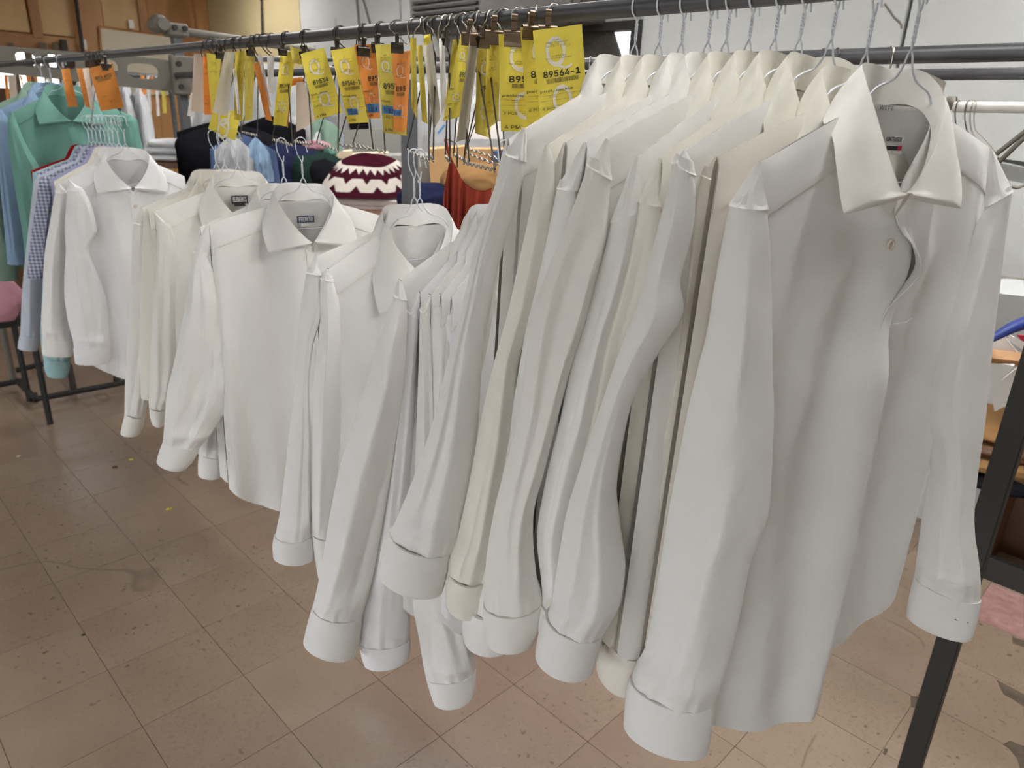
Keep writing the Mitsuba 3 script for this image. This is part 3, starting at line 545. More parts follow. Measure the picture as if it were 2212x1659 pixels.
# ------------------------------------------------------------------ shirts hanging lower, from wavy wire frames, and the coloured ones farther down the rail
GLOW = {'B': 'white shirts in the low bunch behind the near group', 'C': 'white shirts on the paired white hangers', 'D': 'white shirts with the navy neck label', 'E': 'cream shirts with the black neck label', 'F': 'shirts in the far low bunch', 'G': 'coloured shirts at the left end of the rail'}
LOW = [
 ('B', (1085, 444), 10, (864, 604), 'shirt_white', 'white dress shirt at the back of the low bunch, its square cuff hanging free', dict(seed=21), [dict(seam=1, push=.02, thick=.03, cthick=.034, rows=[(860, 601, 868, 608), (851, 639, 878, 648), (832, 690, 880, 700), (816, 730, 878, 735), (790, 830, 872, 830), (765, 910, 862, 905), (735, 1005, 848, 1000), (713, 1110, 832, 1100), (698, 1200, 818, 1180), (685, 1270, 806, 1245), (677, 1305, 786, 1318)], cuff=[(674, 1311, 782, 1328), (664, 1350, 778, 1375), (655, 1385, 768, 1412)])]),
 ('B', (1103, 446), 10, (907, 632), 'shirt_cool', 'white dress shirt second in the low bunch with a stained rounded cuff', dict(seed=22), [dict(seam=1, push=0, thick=.026, rows=[(903, 629, 911, 636), (879, 672, 905, 688), (868, 760, 900, 770), (850, 900, 895, 900), (830, 1050, 885, 1050), (805, 1200, 876, 1210), (788, 1260, 880, 1290), (774, 1340, 886, 1352), (775, 1376, 884, 1372)], cuff=[(776, 1388, 886, 1378), (780, 1412, 886, 1400), (786, 1434, 882, 1420)])]),
 ('B', (1121, 448), 10, (930, 637), 'shirt_white', 'white dress shirt third in the low bunch with an unbuttoned split cuff', dict(seed=23), [dict(seam=1, push=.0, thick=.026, rows=[(926, 634, 934, 640), (907, 670, 930, 684), (905, 760, 935, 770), (900, 900, 940, 900), (895, 1050, 945, 1050), (890, 1200, 960, 1200), (892, 1300, 990, 1300), (905, 1380, 1015, 1380), (917, 1450, 1026, 1436)], cuff=[(920, 1464, 1028, 1448), (928, 1490, 1027, 1476), (936, 1516, 1020, 1504)])]),
 ('B', (1138, 450), 10, (952, 636), 'shirt_white', 'white dress shirt fourth in the low bunch, its stepped hem showing', dict(seed=24), [dict(seam=1, push=-.01, thick=.024, rows=[(948, 633, 956, 639), (935, 675, 972, 674), (932, 760, 985, 770), (930, 900, 985, 900), (925, 1050, 990, 1050), (930, 1200, 1000, 1200), (930, 1300, 1000, 1300)])]),
 ('B', (1152, 452), 10, (975, 642), 'shirt_cool', 'white dress shirt nearest in the low bunch, mostly behind the dotted cuff sleeve', dict(seed=25), [dict(seam=1, push=-.01, thick=.024, rows=[(971, 639, 979, 645), (960, 692, 992, 692), (965, 780, 1000, 780), (960, 900, 1010, 900), (960, 1050, 1010, 1060), (970, 1200, 1030, 1200)])]),
 ('C', (895, 445), 10, (684, 553), 'shirt_white', 'white dress shirt behind the one with the cream neck label', dict(seed=31), [dict(seam=2, push=0, thick=.026, cthick=.03, rows=[(680, 550, 688, 556), (672, 570, 692, 574), (662, 588, 696, 594), (652, 650, 700, 655), (642, 740, 676, 750), (634, 858, 668, 850), (625, 930, 672, 930), (614, 1030, 672, 1030), (604, 1110, 674, 1110), (597, 1145, 672, 1140)], cuff=[(592, 1158, 674, 1156), (589, 1180, 679, 1180), (590, 1203, 678, 1204)])]),
 ('C', (907, 447), 10, (709, 581), 'shirt_white', 'white dress shirt with a cream neck label between the low bunch and the navy-label shirt', dict(seed=32, T_=.03, buttons=3, vn=1.4, collar=(1., 1.35, 1.)), [dict(seam=1, push=.0, thick=.024, rows=[(705, 578, 713, 585), (693, 602, 722, 607), (690, 700, 745, 700), (678, 830, 750, 830), (674, 950, 745, 960), (672, 1080, 735, 1080), (674, 1145, 725, 1150)], cuff=[(674, 1152, 726, 1158), (680, 1200, 724, 1205), (687, 1246, 722, 1250)])]),
 ('D', (614, 398), 8, (432, 490), 'shirt_white', 'white dress shirt half hidden behind the navy-label shirt, its cuff lower', dict(seed=41), [dict(push=-.02, thick=.024, rows=[(428, 486, 436, 493), (430, 540, 480, 545), (440, 700, 500, 700), (445, 850, 502, 850), (436, 940, 496, 945), (430, 975, 487, 980)], cuff=[(430, 980, 487, 984), (428, 1005, 486, 1008), (428, 1026, 482, 1026)])]),
 ('D', (655, 400), 8, (451, 484), 'shirt_white', 'white dress shirt with a navy neck label and its collar buttoned', dict(seed=42, T_=.034, buttons=4, res=(40, 54), R=(822, 466)), [dict(seam=2, push=.0, thick=.036, cthick=.036, wr=1.5, rows=[(447, 481, 455, 488), (432, 512, 458, 520), (418, 545, 448, 555), (409, 600, 468, 600), (400, 660, 488, 665), (385, 740, 504, 745), (372, 800, 512, 788), (360, 850, 502, 858), (354, 930, 455, 938)], cuff=[(354, 950, 432, 962), (345, 974, 420, 990), (338, 996, 404, 1008)])]),
 ('E', (468, 368), 10, (308, 447), 'shirt_warm', 'cream-white dress shirt at the back of the cream bunch, leftmost sleeve', dict(seed=51), [dict(seam=2, push=.0, thick=.028, wr=1.6, rows=[(304, 444, 312, 450), (297, 464, 318, 468), (289, 482, 330, 488), (284, 560, 335, 560), (280, 650, 335, 655), (275, 750, 330, 755), (270, 830, 325, 835), (269, 880, 316, 885)], cuff=[(270, 893, 313, 901), (265, 914, 309, 920), (260, 936, 302, 936)])]),
 ('E', (486, 370), 10, (320, 453), 'shirt_cream', 'cream dress shirt in the middle of the cream bunch', dict(seed=52), [dict(push=-.02, thick=.024, rows=[(316, 450, 324, 456), (310, 480, 350, 490), (305, 600, 350, 600), (302, 750, 350, 750), (305, 860, 345, 860)])]),
 ('E', (514, 373), 10, (333, 458), 'shirt_warm', 'cream-white dress shirt with a black neck label, front of its bunch', dict(seed=53, T_=.03, buttons=3, L=.74), [dict(seam=1, push=.01, thick=.028, wr=1.6, rows=[(329, 455, 337, 461), (340, 484, 370, 492), (338, 540, 388, 545), (332, 650, 392, 660), (325, 760, 395, 770), (322, 850, 380, 850), (321, 872, 362, 876)], cuff=[(322, 880, 360, 884), (324, 898, 358, 902), (328, 914, 354, 916)])]),
 ('F', (272, 322), 10, (150, 389), 'shirt_cool', 'plain white dress shirt at the front of the far low bunch, sleeve bent', dict(seed=61, T_=.03, buttons=3, R=(398, 381)), [dict(seam=1, push=.02, thick=.036, wr=2.2, cthick=.036, rows=[(146, 386, 154, 392), (146, 410, 182, 412), (142, 450, 200, 452), (140, 495, 210, 495), (142, 540, 192, 540), (139, 600, 214, 600), (140, 650, 229, 645), (148, 700, 234, 695), (158, 740, 237, 742)], cuff=[(159, 750, 238, 748), (160, 768, 238, 766), (162, 784, 236, 780)])]),
 ('F', (258, 320), 10, (127, 397), 'shirt_white', 'white dress shirt second in the far low bunch with a straight sleeve', dict(seed=62), [dict(seam=1, push=.01, thick=.032, rows=[(123, 394, 131, 400), (119, 415, 148, 418), (108, 480, 148, 480), (96, 550, 146, 550), (92, 640, 148, 640), (90, 715, 152, 720)], cuff=[(91, 728, 156, 734), (91, 748, 157, 752), (92, 766, 157, 768)])]),
 ('F', (247, 319), 10, (116, 392), 'shirt_cream', 'pale cream shirt in the middle of the far low bunch', dict(seed=63, collar_mat='shirt_cream'), []),
 ('F', (238, 318), 10, (108, 388), 'shirt_lilac', 'lilac-blue shirt in the far low bunch', dict(seed=64), []),
 ('F', (229, 317), 10, (98, 383), 'shirt_check', 'navy and white checked shirt in the far low bunch, its sleeve showing', dict(seed=65), [dict(seam=1, push=.0, thick=.03, mat='shirt_check', rows=[(94, 380, 102, 386), (84, 398, 112, 404), (76, 450, 108, 455), (66, 520, 100, 520), (58, 600, 96, 600)])]),
 ('F', (220, 316), 10, (88, 378), 'shirt_paleblue', 'pale grey-blue shirt in the far low bunch, sleeve hanging lowest at left', dict(seed=66), [dict(seam=1, push=-.01, thick=.03, rows=[(84, 375, 92, 381), (74, 395, 104, 400), (64, 470, 96, 470), (54, 560, 94, 560), (47, 640, 90, 645), (44, 715, 86, 720)], cuff=[(43, 722, 86, 726), (40, 738, 84, 742), (38, 752, 82, 756)])]),
 ('F', (211, 315), 10, (80, 374), 'shirt_check', 'dark checked shirt at the back of the far low bunch', dict(seed=67), []),
 ('F', (203, 315), 10, (74, 372), 'shirt_aqua', 'aqua shirt at the back of the far low bunch, cuff lowest', dict(seed=68), [dict(push=-.03, thick=.03, rows=[(70, 370, 78, 375), (75, 500, 120, 500), (85, 650, 140, 650), (92, 770, 150, 770)], cuff=[(94, 774, 152, 778), (96, 796, 150, 800), (102, 812, 144, 814)])]),
 ('F', (194, 314), 10, (66, 369), 'cloth_darkred', 'dark red shirt at the back of the far low bunch', dict(seed=69), []),
 ('G', (140, 185), 10, (26, 243), 'shirt_green', 'sea-green button shirt hanging high at the left end of the rail', dict(seed=71, T_=.03, R=(284, 250)), [dict(seam=1, push=.03, thick=.04, rows=[(22, 240, 30, 246), (17, 262, 36, 264), (19, 320, 60, 318), (28, 380, 92, 378), (38, 440, 102, 440), (48, 500, 110, 500), (54, 560, 116, 560), (60, 640, 120, 640)]), dict(side='R', seam=1, push=.02, thick=.04, rows=[(280, 247, 288, 253), (266, 262, 297, 262), (264, 300, 304, 300), (266, 340, 314, 340), (272, 400, 322, 400)])]),
 ('G', (112, 180), 10, (0, 236), 'shirt_blue', 'light blue shirt behind the sea-green shirt', dict(seed=72), [dict(seam=1, push=.02, thick=.04, rows=[(-4, 233, 4, 239), (-12, 260, 22, 262), (-6, 330, 34, 330), (2, 420, 46, 420), (10, 500, 56, 500), (16, 570, 60, 570)])]),
 ('G', (92, 178), 10, (-24, 234), 'shirt_olive', 'sage-green shirt at the far left edge of the picture', dict(seed=73), [dict(push=.05, thick=.04, rows=[(-28, 231, -20, 237), (-34, 330, 10, 330), (-30, 430, 20, 430), (-24, 520, 36, 520)], cuff=[(-24, 530, 36, 530), (-24, 570, 39, 570), (-24, 606, 40, 604)])]),
]
cloth('shirt_lilac', (.40, .41, .60)); cloth('shirt_olive', (.24, .36, .29))
for n_, (g, nk, th, bd, mat, lab, kw, sl) in enumerate(LOW):
    kw = dict(kw); N = atX(nk[0], nk[1], RX); s, w = side_s(N, th, *bd); R = kw.pop('R', None)
    if R: sr, wr_ = side_s(N, th, *R); kw.update(sR=sr, dR=-wr_)
    key = name('dress_shirt')
    kw.setdefault('res', (26, 34)); kw.setdefault('T_', .018)
    if g in 'BCEF': kw.setdefault('cextra', dict(vd=.8 if g != 'B' else .55))
    o, G = shirt(key, N, th, mat, lab, GLOW[g], sL=-s, dL=-w, sleeves=sl, **kw)
    LOW[n_] = LOW[n_][:7]+((key), N, th)
    hanger(N, th, name('wire_hanger'), 'white wire hangers under the lower shirts', 'wire hanger of the '+' '.join(lab.split(',')[0].split()[:12]), sL=min(-s, .22)-.02, dL=-w-.004, hook_top=(RZ-N[2]) if g == 'G' else .084)
# ------------------------------------------------------------------ hooks, bulldog clips, tickets and wavy wire frames on the near rail
def rail_y(u): return atX(u, 60, RX)[1] if u > 900 else atX(u, 100 if u < 700 else 75, RX)[1]
def nrm(v): return np.asarray(v)/np.linalg.norm(v)
def rail_hook(u, drop, mat='wire_zinc', label=None, lean=0.):
    y = rail_y(u); R = .0128; a = np.linspace(-.5, np.pi, 20)
    p = [[RX+R*math.cos(t), y+lean*.01*math.cos(t), RZ+R*math.sin(t)] for t in a]+[[RX-R, y, RZ-.006], [RX-R*.8, y+lean*.012, RZ-drop*.6], [RX-R*.3, y+lean*.02, RZ-drop+.003], [RX+.002, y+lean*.02, RZ-drop]]
    k = name('rail_hook'); put(k, tube(bez(p, 40), .00125, 6), mat, True)
    tag(k, label or 'short bent wire hook slung over the near rail', 'hook', 'wire hooks on the near rail'); return np.array([RX-.004, y+lean*.02, RZ-drop])
def clip(u, v, wpx, label, up_px=30, yaw=0., mat='clip_bronze'):
    """bulldog clip: rolled body with two jaws, two tabs each ending in a curled ring"""
    p = atX(u, v, RX-.042 if u > 1000 else RX-.034); z = (p-C)@fw; w = wpx/F*z; n = nrm((C-p)*np.array([1, 1, 0])); x = np.cross(UP, n)
    c, s = math.cos(yaw), math.sin(yaw); n, x = n*c+x*s, x*c-n*s
    k = name('bulldog_clip'); h = w*.5
    pts = [(-.34*h, -.62*h), (-.30*h, -.1*h)]+[(.62*h*math.cos(a), .55*h+.42*h*math.sin(a)) for a in np.linspace(np.pi*1.05, -.05*np.pi, 10)]+[(.30*h, -.1*h), (.34*h, -.62*h)]
    q = np.array(pts); t_ = .0006; nn = np.gradient(q, axis=0); nn = np.stack([-nn[:, 1], nn[:, 0]], 1); nn /= np.linalg.norm(nn, axis=1, keepdims=True)
    body = extr(Polygon(np.concatenate([q, (q-nn*t_*1.6)[::-1]])).buffer(0), w)
    put(k+'__body', move(body, frame(p-x*w/2, n, UP, x)), mat, 35)
    for sg in (1, -1):
        tw = w*.15; ring = [(.30*h*sg, .9*h), (.46*h*sg, 1.5*h), (.52*h*sg, 1.9*h)]
        rr = .3*h; ring += [(.52*h*sg+rr*sg*(1-math.cos(a)), 2.0*h+rr*math.sin(a)) for a in np.linspace(0.1, 5.3, 14)]
        r = np.array(ring); d_ = np.gradient(r, axis=0); m_ = np.stack([-d_[:, 1], d_[:, 0]], 1); m_ /= np.linalg.norm(m_, axis=1, keepdims=True)
        P = Polygon(np.concatenate([r+m_*.0005, (r-m_*.0005)[::-1]])).buffer(0)
        P = max(P.geoms, key=lambda g: g.area) if P.geom_type != 'Polygon' else P
        # the tab is narrow, the ring's axis lies along the clip
        put(sub(k, 'handle'), move(extr(P, tw*2), frame(p-x*tw, n, UP, x)), mat, 35)
    tag(k, label, 'clip', 'bulldog clips under the near rail'); return p, n, x
def sheet(corners, off=0., bow=.0, curl=0., seed=0, rows=14, cols=8, X=None):
    """paper through four photo corners (tl, tr, br, bl) on an upright plane facing the aisle; returns a map (s, t, lift) -> point"""
    cx, cy = np.mean(corners, 0); p0 = atX(cx, cy, (X or RX)-.012-off); n = nrm((C-p0)*np.array([1, 1, 0]))
    a, b, c, d = (onp(*q, p0, n) for q in corners)
    def fn(s, t, lift=0.):
        s, t = np.asarray(s, float)[..., None], np.asarray(t, float)[..., None]
        P = (a*(1-s)+b*s)*(1-t)+(d*(1-s)+c*s)*t
        e = bow*np.sin(np.pi*t)*(1+.3*np.sin(2*s+seed))+curl*(s-.5)**2*4+.0025*np.sin(t*7+s*3+seed)+.35*curl*np.clip(t-.8, 0, 1)*5*(1-s)
        return P+n*(e+lift)
    return fn, np.linalg.norm(b-a), np.linalg.norm(d-a)
def sheet_mesh(fn, s0=0, s1=1, t0=0, t1=1, lift=0., m=16, n=8, th=.0004):
    S, T_ = np.meshgrid(np.linspace(s0, s1, n), np.linspace(t0, t1, m)); A = fn(S, T_, lift); B = fn(S, T_, lift-th)
    ring = np.concatenate([A[:, ::1], B[:, ::-1]], 1)
    return grid(ring, True)
_txt = {}
def text2d(s, bold=False):
    if (s, bold) not in _txt:
        v, f = arr(meshkit.text_mesh(s, 1.0, .01, bold)); top = v[:, 2] > .005; keep = top[f].all(1)
        f = f[keep]; used = np.unique(f); re = np.zeros(len(v), int); re[used] = np.arange(len(used)); v = v[used][:, :2]; f = re[f]
        v = v-v.min(0); _txt[(s, bold)] = (v, f)
    return _txt[(s, bold)]
def printed(fn, W, H, s, sx, ty, height, lift, width=None, bold=False):
    """lettering on a sheet: left edge sx, baseline ty (0..1 down the sheet), capital height as a share of the sheet's height"""
    v, f = text2d(s, bold); k = height*H; w = v[:, 0]*k; 
    if width: w = v[:, 0]/v[:, 0].max()*width*W
    return fn(sx+w/W, ty-v[:, 1]*k/H, lift), f
def bars(fn, s0, s1, t0, t1, lift, seed):
    r = np.random.RandomState(seed); x, ms = s0, []
    while x < s1-.02:
        w = r.choice([.006, .01, .016]); ms.append((fn(np.array([x, x+w, x+w, x]), np.array([t0, t0, t1, t1]), lift), np.array([[0, 1, 2], [0, 2, 3]]))); x += w+r.choice([.006, .009, .014])
    return cat(*ms)
def qmark(fn, W, H, cx, cy, r, lift, tail=1):
    a = np.linspace(0, 2*np.pi, 41); ms = []
    P = np.stack([fn(cx+k*r*np.cos(a)*.82, cy+k*r*np.sin(a)*W/H*1.15, lift) for k in (1.0, .68)]); ms.append(grid(P))
    t = np.linspace(0, 1, 9); 
    if tail: ms.append(grid(np.stack([fn(cx+r*(.1+1.15*t), cy+r*W/H*(.95+.30*np.sin(t*2.6)-.10*t), lift), fn(cx+r*(.1+1.15*t), cy+r*W/H*(1.12+.30*np.sin(t*2.6)-.10*t)+.004, lift)])))
    return cat(*ms)
def ticket(corners, color, label, number=None, who=None, pcs=None, hour=None, tape=None, off=0., bow=.006, curl=.003, seed=0, group='cleaning tickets clipped to the near rail', nb=.425, ns=.14, nw=.76, lines=True, qm=True, X=None, fine=True):
    k = name('ticket'); fn, W, H = sheet(corners, off, bow, curl, seed, X=X)
    put(k+'__paper', sheet_mesh(fn), color, 60)
    ink = 'ink_black'; faint = 'ink_faint' if 'yellow' in color else 'ink_orange'
    L = .0006
    if qm:
        qc = 'q_mark_white' if 'yellow' in color else 'q_mark_pale'
        for cx, cy in ((.43, .235), (.50, .73)): put(sub(k, 'watermark'), qmark(fn, W, H, cx, cy, .25, L), qc)
    ms = []
    if fine:
        for j, (s, sx, ty, w) in enumerate([('COPY', .40, .125, .15), ('NEXT CLEANERS', .25, .15, .45), ('READY BY', .36, .285, .28), ('Thu 6/1/23 4:00 PM', .20, .31, .55)]):
            ms.append(printed(fn, W, H, s, sx, ty, .014, L*2, w))
        for j, (s, sx, ty, w) in enumerate([('914-332-4721', .32, .168, .34), ('Thu 5/30/23 10:14 AM', .24, .187, .5), ('SHIRTS', .22, .68, .15), ('on hanger', .22, .70, .2), ('SUBTOTAL', .45, .815, .2), ('BALANCE', .5, .838, .2)]): ms.append(printed(fn, W, H, s, sx, ty, .010, L*2, w))
    if lines:
        for t in (.67, .725, .785): ms.append((fn(np.array([.04, .97, .97, .04]), np.array([t, t, t+.0022, t+.0022]), L*1.5), np.array([[0, 1, 2], [0, 2, 3]])))
    if ms: put(k+'__fine_print', cat(*ms), faint); tag(k+'__fine_print', kind='stuff')
    if number:
        put(k+'__number', printed(fn, W, H, number, ns, nb+.065, .062, L*2.5, nw, True), ink)
        put(k+'__barcode', bars(fn, ns+.06, min(ns+nw-.04, .97), nb+.078, nb+.125, L*2, seed), 'ink_brown')
    if who: put(k+'__name_line', printed(fn, W, H, who, .05, .645, .026, L*2.5, min(.9, .062*len(who))), ink)
    if pcs: put(k+'__piece_count', printed(fn, W, H, pcs, .07, .825, .028, L*2.5, .28), ink)
    if hour: put(k+'__ready_hour', printed(fn, W, H, hour, .08, .975, .036, L*2.5, .32), ink)
    if tape:
        t0, t1, s0, s1, txt = tape; put(k+'__tape', sheet_mesh(fn, s0, s1, t0, t1, .0010, 4, 6), 'tape_blue', 60)
        put(k+'__tape_writing', cat(printed(fn, W, H, txt, s0+.06, t1-.012, (t1-t0)*.55, .0022, (s1-s0)*.8)), 'ink_blue')
    tag(k, label, 'ticket', group); return fn
princ('ink_brown', (.19, .15, .04), .8); princ('q_mark_pale', (.84, .52, .34), .65)
CLIPS = [(1183, 76, 41, 0, 'bronze bulldog clip holding the ticket 89564-1'), (1146, 74, 38, .2, 'bronze bulldog clip second from the right on the rail'), (1110, 87, 42, 0, 'bronze bulldog clip on the ticket that reads 7 PCS'), (1066, 84, 38, .1, 'bronze bulldog clip behind the curled yellow ticket'), (1044, 94, 30, .7, 'tilted bronze bulldog clip on the curled yellow ticket'), (1014, 87, 34, .1, 'bronze bulldog clip beside the white ticket back'),
         (858, 106, 27, 0, 'dark bulldog clip above the orange ticket right of the middle'), (816, 106, 26, .2, 'dark bulldog clip on the narrow yellow ticket with blue tape'), (785, 113, 26, .3, 'dark bulldog clip on the orange ticket in the middle'), (729, 116, 27, .1, 'dark bulldog clip on the ticket 89546-1'), (657, 121, 18, .5, 'dark bulldog clip on the ticket 89534'), (611, 114, 18, .4, 'dark bulldog clip on the twisted yellow ticket'), (477, 121, 20, .4, 'dark bulldog clip at the left bundle of tickets'), (541, 116, 16, .6, 'dark bulldog clip at the right edge of the left bundle'), (963, 92, 20, 1.1, 'bulldog clip seen edge on beside the bundle of strips'), (230, 146, 20, 0, 'dark bulldog clip on the big orange ticket at the far left')]
for u, v, w, yw, lb in CLIPS: clip(u, v, w, lb, yaw=yw, mat='clip_bronze' if u > 980 else 'wire_dark')
HK = [1196, 1158, 1121, 1087, 1060, 1034, 1019, 1001, 976, 962, 945, 930, 912, 895, 862, 824, 787, 736, 665, 621, 589, 574, 559, 546, 529, 515, 496, 480, 470, 458, 446, 231, 222, 214, 206, 199, 192]
for i, u in enumerate(HK): rail_hook(u, .030+.006*math.sin(i*2.1), 'wire_zinc' if u > 850 else 'wire_dark', lean=math.sin(i*1.7))
YT = 'paper_yellow'
